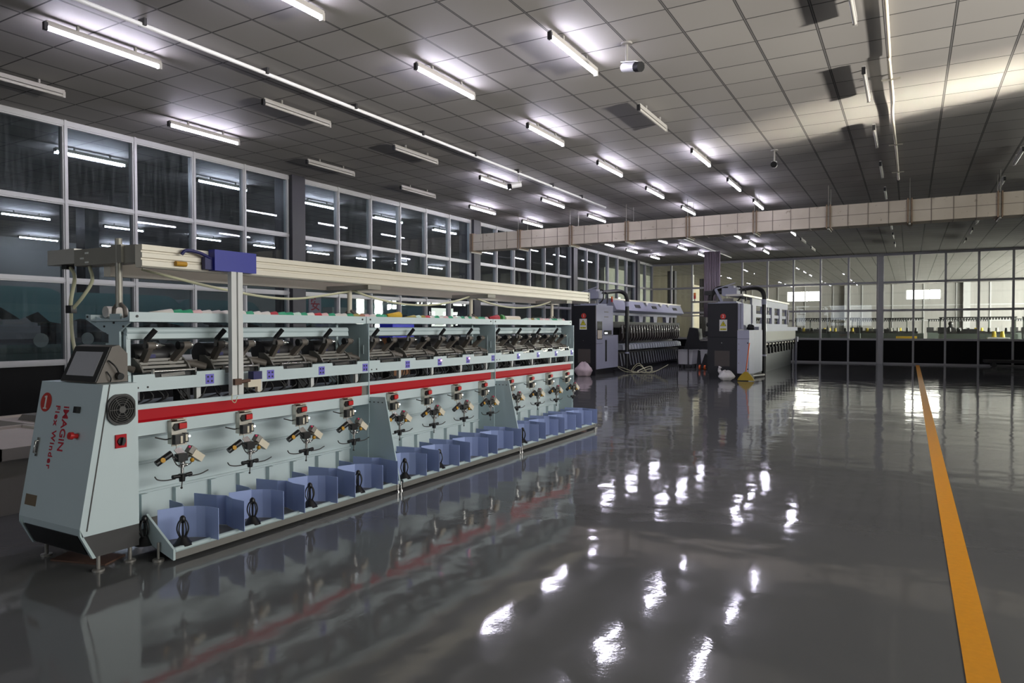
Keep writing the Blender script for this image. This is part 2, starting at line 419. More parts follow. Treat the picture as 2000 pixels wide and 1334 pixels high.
# back room
YE = 56.0
wf = MB(); WIN = [(-8.05, -5.75, 3.42, 4.2), (-.25, 1.85, 3.42, 4.12)]
wf.box(-13.4, 12.4, YE, YE + .2, 0, 3.42); wf.box(-13.4, 12.4, YE, YE + .2, 4.2, H)
wf.box(-13.4, -8.05, YE, YE + .2, 3.42, 4.2); wf.box(-5.75, -.25, YE, YE + .2, 3.42, 4.2); wf.box(1.85, 12.4, YE, YE + .2, 3.42, 4.2); wf.box(-.25, 1.85, YE, YE + .2, 4.12, 4.2)
structure(wf.build('wall_far', RIB), 'ribbed white far wall of the back room')
for i, (a, b, z0, z1) in enumerate(WIN):
    fr = MB()
    for x in (a, (a + b) / 2 + .35, b - .05): fr.box(x, x + .05, YE, YE + .1, z0, z1)
    for z in (z0, z1 - .05): fr.box(a, b, YE, YE + .1, z, z + .05)
    w = structure(fr.build('window_%d' % wn, FRAME), 'bright window high in the far wall of the back room'); wn += 1
    MB().box(a + .02, b - .02, YE + .05, YE + .07, z0 + .02, z1 - .02).build('pane', DAYPANE, w)
structure(MB().box(-13.4, -13.2, YB, YE, 0, H).build('wall_side', BEIGE), 'beige side wall of the back room')
structure(MB().box(12.2, 12.4, YB, YE, 0, H).build('wall_side_right', RIB), 'right side wall of the back room')
w = MB()
for y0_ in (34.0, 39.0, 44.0, 49.0):
    for y1_ in (y0_, y0_ + 2.0, y0_ + 4.0): w.box(12.1, 12.2, y1_ - .05, y1_ + .05, 1.2, 3.8)
    for z in (1.2, 2.5, 3.75): w.box(12.1, 12.2, y0_, y0_ + 4, z, z + .06)
w = structure(w.build('window_%d' % wn, FRAME), 'side windows of the back room'); wn += 1
g = MB()
for y0_ in (34.0, 39.0, 44.0, 49.0): g.box(12.15, 12.18, y0_, y0_ + 4, 1.25, 3.76)
g.build('pane', mat('bright_side_window', (255, 255, 255), .4, emit=(252, 250, 242), strength=85.0), w)
fg = MB()
for x in [-12.5 + 1.9 * k for k in range(13)]: fg.box(x, x + .07, YE - .06, YE, 0, H)
for z in (3.0, 1.95): fg.box(-13.2, 12.2, YE - .05, YE, z, z + .06)
structure(fg.build('trim_2', FRAME), 'pale rails on the far wall')
for x, y in ((-11.1, 36.9), (-11.16, 43.7), (-3.9, 55.8), (3.3, 55.8)):
    structure(MB().box(x - .2, x + .2, y - .17, y + .17, 0, H).build('steel_column', COLUMN if y < 50 else FRAME), 'steel column in the back room')

# left room
structure(MB().box(-26, -25.8, YF, YE, 0, H).build('wall_left_room', mat('dim_wall', (120, 120, 118), .7)), 'far wall of the left room')
structure(MB().box(-26, -10.8, 40, 40.2, 0, H).build('wall_left_room_end', WALLW), 'end wall of the left room')
structure(MB().box(-26, -10.8, YF - .2, YF, 0, H).build('wall_left_room_front', WALLW), 'near wall of the left room')
w = MB()
LW = [32.4, 35.2]
for y in LW: w.box(-25.8, -25.75, y - .05, y + 2.45, 1.55, 1.6).box(-25.8, -25.75, y - .05, y + 2.45, 2.75, 2.8).box(-25.8, -25.75, y - .05, y, 1.55, 2.8).box(-25.8, -25.75, y + 2.4, y + 2.45, 1.55, 2.8)
w = structure(w.build('window_%d' % wn, FRAME), 'distant bright windows of the left room'); wn += 1
g = MB()
for y in LW: g.box(-25.8, -25.78, y, y + 2.4, 1.6, 2.75)
g.build('pane', mat('distant_day_pane', (255, 255, 255), .4, emit=(255, 248, 232), strength=1.6), w)
for y in (10.06, 23.35):
    structure(MB().box(-18.2, -17.8, y - .17, y + .17, 0, H).build('steel_column', COLUMN), 'dark column in the left room')

# air duct hung across the hall
D = MB(); DY, DZ0, DZ1 = 16.4, 3.64, 4.09
D.box(-10.6, XR - .02, DY, DY + .45, DZ0, DZ1)
duct = tag(D.build('air_duct', DUCT, base=(-10.6, DY, DZ0)), 'long square sheet metal air duct hung across the hall below the ceiling', 'air duct')
x = -10.6 - .015
while x < XR - .1:
    for k in range(4):
        xs = x + k * .3785
        if xs > XR - .1: break
        if k == 0:
            for o in (-.035, .035): MB().box(xs + o - .012, xs + o + .012, DY - .028, DY + .478, DZ0 - .028, DZ1 + .028).build('flange', mat('rusty_flange', (128, 106, 84), .6, .1, noise=.45, nscale=14), duct)
            MB().bar((xs, DY - .035, DZ0 - .06), (xs, DY - .035, H), .008).bar((xs, DY + .485, DZ0 - .06), (xs, DY + .485, H), .008).box(xs - .02, xs + .02, DY - .045, DY + .495, DZ0 - .06, DZ0 - .028).build('hanger', RAILGREY, duct)
        else: MB().box(xs - .006, xs + .006, DY - .008, DY + .458, DZ0 - .008, DZ1 + .008).build('seam', SEAM, duct)
    x += 1.514
MB().box(-10.6, XR - .02, DY - .006, DY, (DZ0 + DZ1) / 2 - .005, (DZ0 + DZ1) / 2 + .005).build('seam', SEAM, duct)


# conduits on the ceiling
c = MB().tube([(-6.55, 3.0, H - .06), (-6.55, 16.2, H - .06)], .024)
cd = tag(c.build('ceiling_conduit', WHITEP, base=(-6.55, 3, H)), 'long straight white conduit pipe on the ceiling above the winder', 'conduit')
for y in [4.2 + 1.5 * i for i in range(8)]: MB().box(-6.6, -6.5, y, y + .03, H - .07, H - .001).build('clamp', DARK, cd)
c = MB().tube([(-6.6, 23.2, H - .06), (-6.6, 30.4, H - .06)], .024)
tag(c.build('ceiling_conduit', WHITEP, base=(-6.6, 23, H)), 'white conduit pipe on the ceiling beyond the air duct, over the curtain', 'conduit')
c = MB().tube(bez([(-.21, 5.5, H - .04), (-.22, 8.6, H - .04), (-.225, 8.9, H - .05), (-.215, 10.4, H - .05), (-.235, 11.2, H - .035), (-.22, 13.5, H - .05), (-.22, 16.2, H - .04)], 4), .02, 6)
cd = tag(c.build('ceiling_conduit', CREAM, base=(-.22, 5.5, H)), 'slightly crooked cream conduit pipe on the right part of the ceiling', 'conduit')
for y in (9.55, 13.0, 15.3): MB().bar((-.32, y, H - .065), (-.12, y, H - .065), .02).box(-.23, -.21, y - .01, y + .01, H - .07, H).build('clamp', RAILGREY, cd)

# fluorescent battens in a regular grid
def lamp_meshes(on):
    root = empty('fluorescent_lamp', (0, 0, 0))
    b = MB().box(-.018, .018, .01, 1.2, -.10, -.05)
    for y in (.3, .9): b.box(-.012, .012, y, y + .02, -.045, 0)
    b.build('batten', BATTEN, root)
    t = MB()
    for i, (a0, a1) in enumerate(((-1.0, 1.0), (1.0, 2 * PI - 1.0))):
        pr = [(.018 * math.sin(a0 + (a1 - a0) * k / 8), -.122 - .018 * math.cos(a0 + (a1 - a0) * k / 8)) for k in range(9)]
        t.mat(i).prism(pr, 'y', .03, 1.18)
    t.build('tube', [TUBEON, TUBEBACK] if on else TUBEOFF, root)
    for y in (0, 1.185): MB().box(-.02, .02, y - .012, y + .022, -.145, -.07).build('end_cap', BLACK if y == 0 else BATTEN, root)
    return root
P_ON, P_OFF = lamp_meshes(True), lamp_meshes(False)
first = {True: True, False: True}
ROWS = {-9.22: 'nearest the left glass wall', -7.28: 'left of the long white conduit', -4.82: 'above the winder', -3.15: 'right of the winder', -.48: 'beside the crooked conduit', 1.6: 'at the far right'}
YS = [3.69, 6.31, 8.94, 11.55, 14.16, 16.79, 22.4, 24.85, 27.6]
ON = {-9.22: '010011111', -7.28: '100111111', -4.82: '111111111', -3.15: '110111100', -.48: '000000000', 1.6: '000000000'}
for X, bits in ON.items():
    n = 0
    for y, bit in zip(YS, bits):
        if X == 1.6 and y < 14: continue
        if X in (-3.15, -.48) and y < 6: n += 1; continue
        on = bit == '1'; n += 1
        src = P_ON if on else P_OFF
        if first[on]: o = src; o.location = (X, y, H); first[on] = False
        else: o = copy_tree(src, None, (X, y, H))
        vis = n - (1 if X in (-3.15, -.48) else 0)
        if y > 20: lab = '%s batten %s beyond the air duct, ceiling row %s' % ('lit' if on else 'unlit', ORD[YS.index(y) - 5], ROWS[X])
        else: lab = '%s batten %s from the front, ceiling row %s' % ('lit' if on else 'unlit', ORD[max(vis, 1)], ROWS[X])
        tag(o, lab, 'lamp', 'fluorescent battens on the ceiling')

LR = {-12.2: ('right behind the left glass', [6.31, 8.94, 11.55, 14.16, 16.79]), -19.95: ('in the middle of the left room', [9.0, 11.6, 14.3, 16.8, 19.3, 22.0, 24.5, 27.0]), -24.6: ('deepest in the left room', [11.6, 14.2])}
for X, (nm, yl) in LR.items():
    for n, y in enumerate(yl, 1):
        tag(copy_tree(P_ON, None, (X, y, H)), 'lit batten %s from the front in the row %s' % (ORD[n], nm), 'lamp', 'fluorescent battens in the left room')

# bullet cameras
def cctv(x, y, aim, lab):
    r = empty('security_camera', (x, y, H), lab, 'camera', 'security cameras on the ceiling')
    d = Vector(aim).normalized()
    MB().tube([(x, y, H - .02), (x, y, H)], .06, 12).tube([(x, y, H - .22), (x, y, H)], .014).build('bracket', MIDGREY, r)
    c0 = Vector((x, y, H - .26)) - d * .05; c1 = c0 + d * .2
    MB().tube([c0, c1], .048, 12).build('housing', WHITEP, r)
    MB().bar(c0 + Vector((0, 0, .052)), c1 + d * .03 + Vector((0, 0, .052)), .085, .008).build('sunshield', WHITEP, r)
    MB().tube([c1, c1 + d * .075], .052, 12).build('lens_hood', mat('camera_black', (7, 7, 8), .7, spec=.2), r)
cctv(-2.64, 7.12, (.8, -.42, -.25), 'white bullet camera hanging from the ceiling nearest the front, black lens to the right')
cctv(-6.6, 11.88, (-.75, -.6, -.2), 'white bullet camera beside the white conduit and a lamp, lens to the left')
cctv(-2.03, 12.63, (.12, -1, -.15), 'bullet camera facing the viewer so only its black round front shows')

# ------------------------------------------------------------------ the yarn winder
XC = -4.66; Y0 = 2.74; SEC = 2.3; NSEC = 3; YEND = Y0 + SEC * NSEC; PITCH = .555
SPY = [Y0 + SEC * s + .30 + PITCH * k for s in range(NSEC) for k in range(4)]
WD = empty('yarn_winder', (XC, Y0, 0), 'long mint yarn winding machine with red stripe and cabinet at near end', 'winding machine')

def build_cabinet():
    X0, X1 = -4.985, -4.29
    prof = [(2.48, 1.145), (2.70, 1.145), (2.70, .24), (2.345, .24), (2.33, .29)]
    body = MB().prism(prof, 'x', X0, X1).build('control_cabinet', MINT, WD)
    low = MB().prism([(2.352, .245), (2.70, .245), (2.70, .10), (2.415, .10)], 'x', X0 + .02, X1 - .004).build('base_skirt', DARK, body)
    MB().obox((-4.64, 2.372, .18), (.30, 0, 0), (0, .028, -.062), (0, .004, .002)).build('lower_grille', BLACK, body)
    for x in (X0 + .012, X1 - .012): MB().prism([(2.33, .29), (2.352, .24), (2.425, .095), (2.405, .095), (2.33, .25)], 'x', x - .012, x + .012).build('skirt_rib', MINT2, body)
    # slanted door frame line on the side
    a = MB().bar((X1 + .001, 2.52, 1.145), (X1 + .001, 2.37, .27), .007, .004, (1, 0, 0)).build('door_gap', DARK, body)
    o = Vector((X0 + .005, 2.48, 1.15)); ex = Vector((1, 0, 0)); et = Vector((0, 2.33 - 2.48, .29 - 1.15)).normalized(); en = ex.cross(et) * -1
    if en.y > 0: en = -en
    def F(s, t, h=0): return o + ex * s + et * t + en * h
    bd = MB(); bd.tube([F(.092, .14, .001), F(.092, .14, .004)], .062, 24); b = bd.build('number_badge', BADGE, body)
    one = MB()
    for ds, dt, hs_, ht in ((.0, .0, .0075, .042), (.0, .04, .019, .004), (-.011, -.034, .008, .005)): one.obox(F(.092 + ds, .14 + dt, .005), ex * hs_, et * ht, en * .001)
    one.build('lettering', PAPER, b)
    text_part('lettering', 'iMAGiN', INK, body, F(.335, .152, .001), et, ex, .085, .0008, .0012)
    text_part('lettering', 'Flex Winder', INK, body, F(.238, .152, .001), et, ex, .066, .0008, .0012, 'LEFT', 1.2)
    kb = MB(); kb.obox(F(.475, .17, .012), ex * .018, et * .02, en * .012); kb.build('selector_button', BLACK, body)
    es = MB(); es.tube([F(.505, .33, 0), F(.505, .33, .03)], .015, 12).tube([F(.505, .33, .03), F(.505, .33, .05)], [.024, .022], 16); es.build('emergency_button', REDSW, body)
    hd = MB(); hd.obox(F(.083, .43, .003), ex * .014, et * .06, en * .003).tube([F(.083, .39, .006), F(.083, .392, .02), F(.083, .468, .02), F(.083, .47, .006)], .006, 6); hd.build('door_handle', CHROME, body)
    MB().obox(F(.105, .765, .001), ex * .065, et * .034, en * .001).build('nameplate', BRASS, body)
    # fan
    fy, fz = 2.585, .985
    rim = [(fy + max(-.088, min(.088, .098 * math.cos(t))), fz + max(-.096, min(.096, .102 * math.sin(t)))) for t in [2 * PI * k / 40 for k in range(40)]]
    fo = MB().prism(rim, 'x', X1, X1 + .018).build('fan_housing', DARK, body)
    gr = MB()
    for r in (.08, .066, .053, .04): gr.tube([(X1 + .022, fy + r * math.cos(2 * PI * k / 24), fz + r * math.sin(2 * PI * k / 24)) for k in range(25)], .0028, 5, False)
    for k in range(6): gr.bar((X1 + .021, fy, fz), (X1 + .021, fy + .082 * math.cos(k * PI / 3), fz + .082 * math.sin(k * PI / 3)), .004)
    gr.tube([(X1 + .018, fy, fz), (X1 + .026, fy, fz)], .022, 16); gr.build('fan_guard', mat('guard_grey', (70, 68, 66), .4), fo)
    MB().tube([(X1 + .0185, fy, fz), (X1 + .02, fy, fz)], .086, 28).build('fan_opening', KICK, fo)
    sw = MB().box(X1, X1 + .012, 2.548, 2.617, .745, .828).build('rotary_switch', RED, body)
    MB().tube([(X1 + .012, 2.582, .787), (X1 + .022, 2.582, .787)], .025, 16).bar((X1 + .03, 2.577, .763), (X1 + .03, 2.587, .811), .014, .02, (1, 0, 0)).build('switch_knob', BLACK, sw)
    for x, y in ((-4.327, 2.458), (-4.92, 2.46), (-4.33, 2.66), (-4.92, 2.66)):
        MB().tube([(x, y, 0), (x, y, .012)], .035, 12).tube([(x, y, .012), (x, y, .11)], .012, 8).build('levelling_foot', MIDGREY, body)
    # touch screen terminal
    A = [(2.50, 1.150), (2.70, 1.150), (2.70, 1.33), (2.645, 1.385), (2.60, 1.375)]
    t = MB().prism(A, 'x', -4.80, -4.395).build('touch_terminal', ARMGREY, body)
    s0, s1 = Vector((0, 2.50, 1.15)), Vector((0, 2.60, 1.375)); es_ = (s1 - s0).normalized(); nn = Vector((0, -es_.z, es_.y))
    mid = (s0 + s1) / 2
    MB().obox(mid + Vector((-4.597, 0, 0)) + nn * .004, (.195, 0, 0), es_ * .118, nn * .004).build('bezel', DARK, t)
    MB().obox(mid + Vector((-4.60, 0, 0)) + nn * .009, (.15, 0, 0), es_ * .082, nn * .0015).build('screen', SCREEN, t)
    MB().tube([(-4.395, 2.635, 1.19), (-4.36, 2.635, 1.185)], .022, 10).tube(bez([(-4.37, 2.63, 1.2), (-4.36, 2.60, 1.25), (-4.385, 2.57, 1.29)], 6), .005, 6).tube(bez([(-4.388, 2.56, 1.22), (-4.37, 2.575, 1.18), (-4.385, 2.58, 1.155)], 6), .004, 6).build('connector', BLACK, t)
build_cabinet()

def frame_end():
    # Y-shaped bracket and end column at the near end
    y = 2.79
    pts = [(-4.735, 1.345), (-4.61, 1.345), (-4.61, 1.47), (-4.45, 1.555), (-4.45, 1.585), (-4.60, 1.55), (-4.60, 1.59), (-4.72, 1.59), (-4.72, 1.545), (-5.005, 1.59), (-5.005, 1.555), (-4.80, 1.47), (-4.735, 1.455), (-4.735, 1.39), (-4.77, 1.39), (-4.77, 1.365), (-4.735, 1.365)]
    br = MB().prism(pts, 'y', y - .012, y).build('end_bracket', MINTBLUE, WD)
    bo = MB()
    for x, z in ((-4.98, 1.572), (-4.67, 1.53), (-4.47, 1.565), (-4.67, 1.37), (-4.78, 1.505), (-4.56, 1.505)): bo.tube([(x, y - .018, z), (x, y - .01, z)], .008, 6)
    bo.build('bolt', DARK, br)
    MB().box(-4.72, -4.63, 2.79, 2.84, .1, 1.45).build('end_column', MINTBLUE, WD)
    MB().box(-4.60, -4.57, 2.80, 2.83, 1.17, 1.44).build('post', MINT, WD)
    MB().prism([(-4.95, 1.19), (-4.415, 1.185), (-4.405, .66), (-4.44, .66), (-4.44, .16), (-4.9, .16)], 'y', 2.715, 2.735).build('end_plate', MINTBLUE, WD)
frame_end()

for s in range(NSEC):
    ya, yb = Y0 + SEC * s + .005, Y0 + SEC * (s + 1) - .005
    sp = SPY[4 * s:4 * s + 4]
    # upper beam with a notch per spindle, polygon in the Y-Z plane
    top = [(ya, 1.185)]
    for y in sp:
        top += [(y - .145, 1.185), (y - .14, 1.16), (y + .172, 1.16), (y + .177, 1.185)]
    top += [(yb, 1.185)]
    beam = MB().prism([(yb, 1.073), (ya, 1.073)][::-1] + top[::-1], 'x', -4.425, -4.41).box(-4.47, -4.425, ya, yb, 1.073, 1.085).build('upper_beam', MINT, WD)
    for k, y in enumerate(sp):
        py = y + .28
        if s == NSEC - 1 and k == 3: py = yb - .07
        kp = MB().box(-4.41, -4.407, py - .034, py + .034, 1.09, 1.16).build('keypad', PURPLE, beam)
        d = MB()
        for a in (-.016, .016):
            for z in (1.109, 1.141): d.tube([(-4.407, py + a, z), (-4.4045, py + a, z)], .0075, 8)
        d.build('key', BLACKINK, kp)
        if s == 2 or (s == 1 and k in (1, 2)):
            MB().sphere((-4.402, py + .018, 1.142), .009).build('indicator_light', LEDRED if s == 1 else LEDWHITE, kp)
    sc = MB()
    for y in (ya + .03, ya + .10, yb - .03): sc.tube([(-4.411, y, 1.10), (-4.406, y, 1.10)], .007, 8)
    sc.build('screw', DARK, beam)
    # striped panel below
    MB().box(-4.44, -4.41, ya, yb, .955, .988).box(-4.425, -4.41, ya, yb, .78, .867).box(-4.47, -4.425, ya, yb, .78, .79).build('white_panel', MINT, WD)
    MB().prism([(-4.414, .955), (-4.44, .955), (-4.44, .867), (-4.424, .867), (-4.414, .885)], 'y', ya, yb - .09).build('red_stripe', RED, WD)
    MB().box(-4.44, -4.43, yb - .09, yb, .867, .955).build('stripe_end_block', MIDGREY, WD)
    # ledge, cables and motor boxes in the gap
    MB().box(-4.88, -4.44, ya, yb, .945, .97).build('ledge', MECHDARK, WD)
    cb = MB(); rnd = random.Random(s)
    for y in sp:
        for j in range(7):
            yy = y - .2 + .06 * j + rnd.uniform(-.02, .02)
            cb.tube(bez([(-4.5, yy, 1.08), (-4.48 + rnd.uniform(-.02, .03), yy + rnd.uniform(-.05, .05), 1.02), (-4.52, yy + rnd.uniform(-.12, .12), .972)], 4), .006, 5)
        cb.tube(bez([(-4.46, y + .05, 1.07), (-4.45, y + .12, .985), (-4.46, y + .24, .99), (-4.47, y + .3, 1.075)], 5), .006, 5)
    cb.build('cable_loom', RUBBER, WD)
    for y in sp:
        MB().box(-4.60, -4.52, y + .12, y + .2, .97, 1.08).build('motor_box', MECHDARK, WD)
        MB().box(-4.50, -4.47, y + .215, y + .25, .97, 1.08).build('strut', WHITEP, WD)
    # back panel with ridges and short posts behind the dividers
    bpn = MB().box(-4.66, -4.65, ya, yb, .12, .95)
    for z in (.735, .555, .35): bpn.prism([(-4.65, z + .012), (-4.635, z + .006), (-4.635, z - .006), (-4.65, z - .012)], 'y', ya, yb)
    for y in sp:
        for d in (-.12, .14): bpn.box(-4.65, -4.61, y + d, y + d + .05, .1, .34)
    bpn.build('back_panel', MINT, WD)
    # plates between the sections
    pl = MB().box(-4.91, -4.405, yb - .004, yb + .006, .60, 1.19).box(-4.91, -4.42, yb - .004, yb + .006, .1, .60).prism([(-4.91, 1.19), (-4.405, 1.19), (-4.405, 1.53), (-4.91, 1.53)], 'y', yb - .004, yb + .006).build('section_plate', MINTBLUE, WD)
    for xx in ((-4.47, 1.25, 1.33), (-4.52, 1.22, 1.40)): MB().box(xx[0], xx[0] + .004, yb - .012, yb - .004, xx[1], xx[2]).build('plate_slot', MINT2, pl)
    if s < NSEC - 1:
        tp = MB().prism([(-4.42, .845), (-4.22, .852), (-4.045, .055), (-4.06, .045), (-4.32, .075), (-4.42, .13)], 'y', yb + .006, yb + .018).build('tapered_side_plate', MINTBLUE, WD)
        b = MB()
        for x, z in ((-4.40, .80), (-4.35, .80), (-4.30, .80), (-4.25, .80), (-4.10, .19), (-4.09, .14), (-4.075, .085)): b.tube([(x, yb, z), (x, yb + .006, z)], .006, 6)
        b.build('bolt', DARK, tp)
    else:
        MB().box(-4.66, -4.43, yb - .012, yb - .004, .12, .665).build('end_plate', MINT2, WD)
    # tray with rolled lip
    tr = MB().box(-4.64, -4.06, ya + .04, yb, .075, .085).box(-4.64, -4.62, ya + .04, yb, .085, .16).prism([(-4.06, .085), (-4.06, .02), (-4.05, .02), (-4.05, .085)], 'y', ya + .04, yb)
    tr.build('tray', mat('tray_sheet', (122, 120, 116), .45, .2, noise=.12, nscale=7), WD)
    MB().tube([(-4.06, ya + .04, .078), (-4.06, yb, .078)], .018, 10).build('tray_lip', MINT2, WD)
    # creel: lower bar, shelf, rear side
    MB().tube([(-4.59, ya + .06, 1.475), (-4.59, yb - .10, 1.475)], .024, 12).prism([(-4.57, 1.455), (-4.565, 1.42), (-4.60, 1.41), (-4.61, 1.455)], 'y', ya + .06, yb - .10).build('creel_bar', MINT, WD)
    MB().tube([(-4.6, yb - .22, .93), (-4.6, yb - .22, 1.54)], .013, 8).build('post', MINT2, WD)
    sh = MB().box(-4.455, -4.44, ya - .0, yb, 1.535, 1.60).box(-4.89, -4.45, ya, yb, 1.54, 1.552).box(-4.90, -4.885, ya, yb, 1.535, 1.585).build('top_shelf', MINT, WD)
    b = MB()
    for y in (ya + .05, yb - .05): b.tube([(-4.441, y, 1.572), (-4.435, y, 1.572)], .009, 8)
    b.build('screw', DARK, sh)
    MB().box(-4.91, -4.895, ya, yb, 1.073, 1.185).build('rear_beam', MINT2, WD)
    MB().tube([(-4.79, ya + .06, 1.475), (-4.79, yb - .1, 1.475)], .024, 8).build('creel_bar', MINT2, WD)
    ft = MB().box(-4.09, -4.07, yb - .02, yb + .03, .02, .07)
    for o in (-.03, .02): ft.tube([(-4.045, yb + o, 0), (-4.045, yb + o, .085)], .006, 6).tube([(-4.045, yb + o, 0), (-4.045, yb + o, .01)], .018, 10)
    ft.build('levelling_foot', CHROME, WD)
# near end plate of the tray and its foot
MB().prism([(-4.32, .28), (-4.16, .17), (-4.04, .09), (-4.04, .02), (-4.32, .10)], 'y', 2.765, 2.78).build('tray_end_plate', MINT2, WD)
MB().tube([(-4.171, 2.75, 0), (-4.171, 2.75, .015)], .035, 10).tube([(-4.171, 2.75, .015), (-4.171, 2.75, .12)], .008, 8).build('levelling_foot', MIDGREY, WD)

# one winding head, gripper, divider pair and peg at the first spindle, then copies along the machine
def make_head(y):
    base = MB()
    base.box(-4.63, -4.50, y - .175, y + .195, 1.19, 1.205)
    for z, x0, x1 in ((1.225, -4.62, -4.535), (1.25, -4.635, -4.56), (1.272, -4.645, -4.585)): base.box(x0, x1, y - .17, y + .19, z - .009, z + .009)
    for yy in (y - .175, y + .185): base.prism([(-4.66, 1.19), (-4.49, 1.19), (-4.53, 1.245), (-4.60, 1.29), (-4.66, 1.29)], 'y', yy, yy + .012)
    h = base.build('winding_head', MIDGREY, WD)
    def arm(ya_, m, lean):
        a = MB(); p, q = Vector((-4.60, ya_, 1.245)), Vector((-4.49, ya_ + lean, 1.372))
        d = (q - p).normalized(); n = Vector((-d.z, 0, d.x)).normalized(); yv = n.cross(d)
        a.obox((p + q) / 2, yv * .017, d * .088, n * .024); a.tube([q + Vector((0, -.026, 0)), q + Vector((0, .028, 0))], .027, 14)
        a.tube([p + Vector((0, -.024, 0)), p + Vector((0, .024, 0))], .03, 12)
        o = a.build('cradle_arm', m, h)
        MB().tube([q + Vector((0, .028, 0)), q + Vector((0, .04, 0))], .029, 14).build('arm_ring', CHROME, o)
        MB().tube([q + Vector((0, -.03, 0)), q + Vector((0, -.026, 0))], .018, 10).build('arm_cap', BLACK, o)
    arm(y - .112, ARMGREY, -.012); arm(y + .10, ARMGREY, .045)
    ch = MB().tube([(-4.49, y - .084, 1.372), (-4.49, y - .05, 1.372)], [.024, .018], 12).tube([(-4.49, y - .05, 1.372), (-4.49, y - .015, 1.372)], [.012, .004], 8); ch.build('chuck', CHROME, h)
    MB().tube([(-4.49, y + .085, 1.372), (-4.49, y + .119, 1.372)], [.03, .026], 14).build('chuck_disc', BLACK, h)
    lv = MB(); lv.bar((-4.50, y - .158, 1.36), (-4.495, y - .15, 1.415), .022, .022); lv.bar((-4.497, y - .152, 1.405), (-4.465, y - .098, 1.482), .022, .03, (0, 1, 0)); lv.build('lever', BLACK, h)
    dr = MB().tube([(-4.70, y - .15, 1.30), (-4.70, y + .17, 1.30)], .085, 20); dr.build('drum', mat('dark_drum', (52, 50, 52), .35), h)
    MB().box(-4.68, -4.6, y + .20, y + .32, 1.19, 1.26).tube([(-4.6, y + .22, 1.24), (-4.53, y + .34, 1.205)], .024, 8).build('traverse_gear', ARMGREY, h); MB().box(-4.66, -4.6, y - .28, y - .19, 1.19, 1.235).tube([(-4.62, y - .26, 1.24), (-4.55, y - .2, 1.21)], .022, 8).build('brake_arm', ARMGREY, h)
    MB().box(-4.655, -4.64, y + .0, y + .05, 1.285, 1.335).build('label_plate', PAPER, h)
    MB().box(-4.64, -4.60, y - .06, y - .01, 1.285, 1.31).build('stop_block', NAVY, h)
    ro = MB().tube([(-4.43, y - .14, 1.2), (-4.43, y + .172, 1.2)], .01, 10).box(-4.44, -4.42, y - .15, y - .138, 1.16, 1.215).box(-4.44, -4.42, y + .17, y + .182, 1.16, 1.215); ro.build('guide_roller', CHROME, h)
    MB().box(-4.47, -4.455, y - .14, y + .172, 1.10, 1.195).build('notch_fabric', BLACK, h)  # black fabric inside the beam notch, behind the roller
    MB().obox((-4.452, y + .02, 1.172), (.003, 0, 0), (0, .09, .006), (0, -.002, .012)).build('yarn_guide', CHROME, h)
    return h
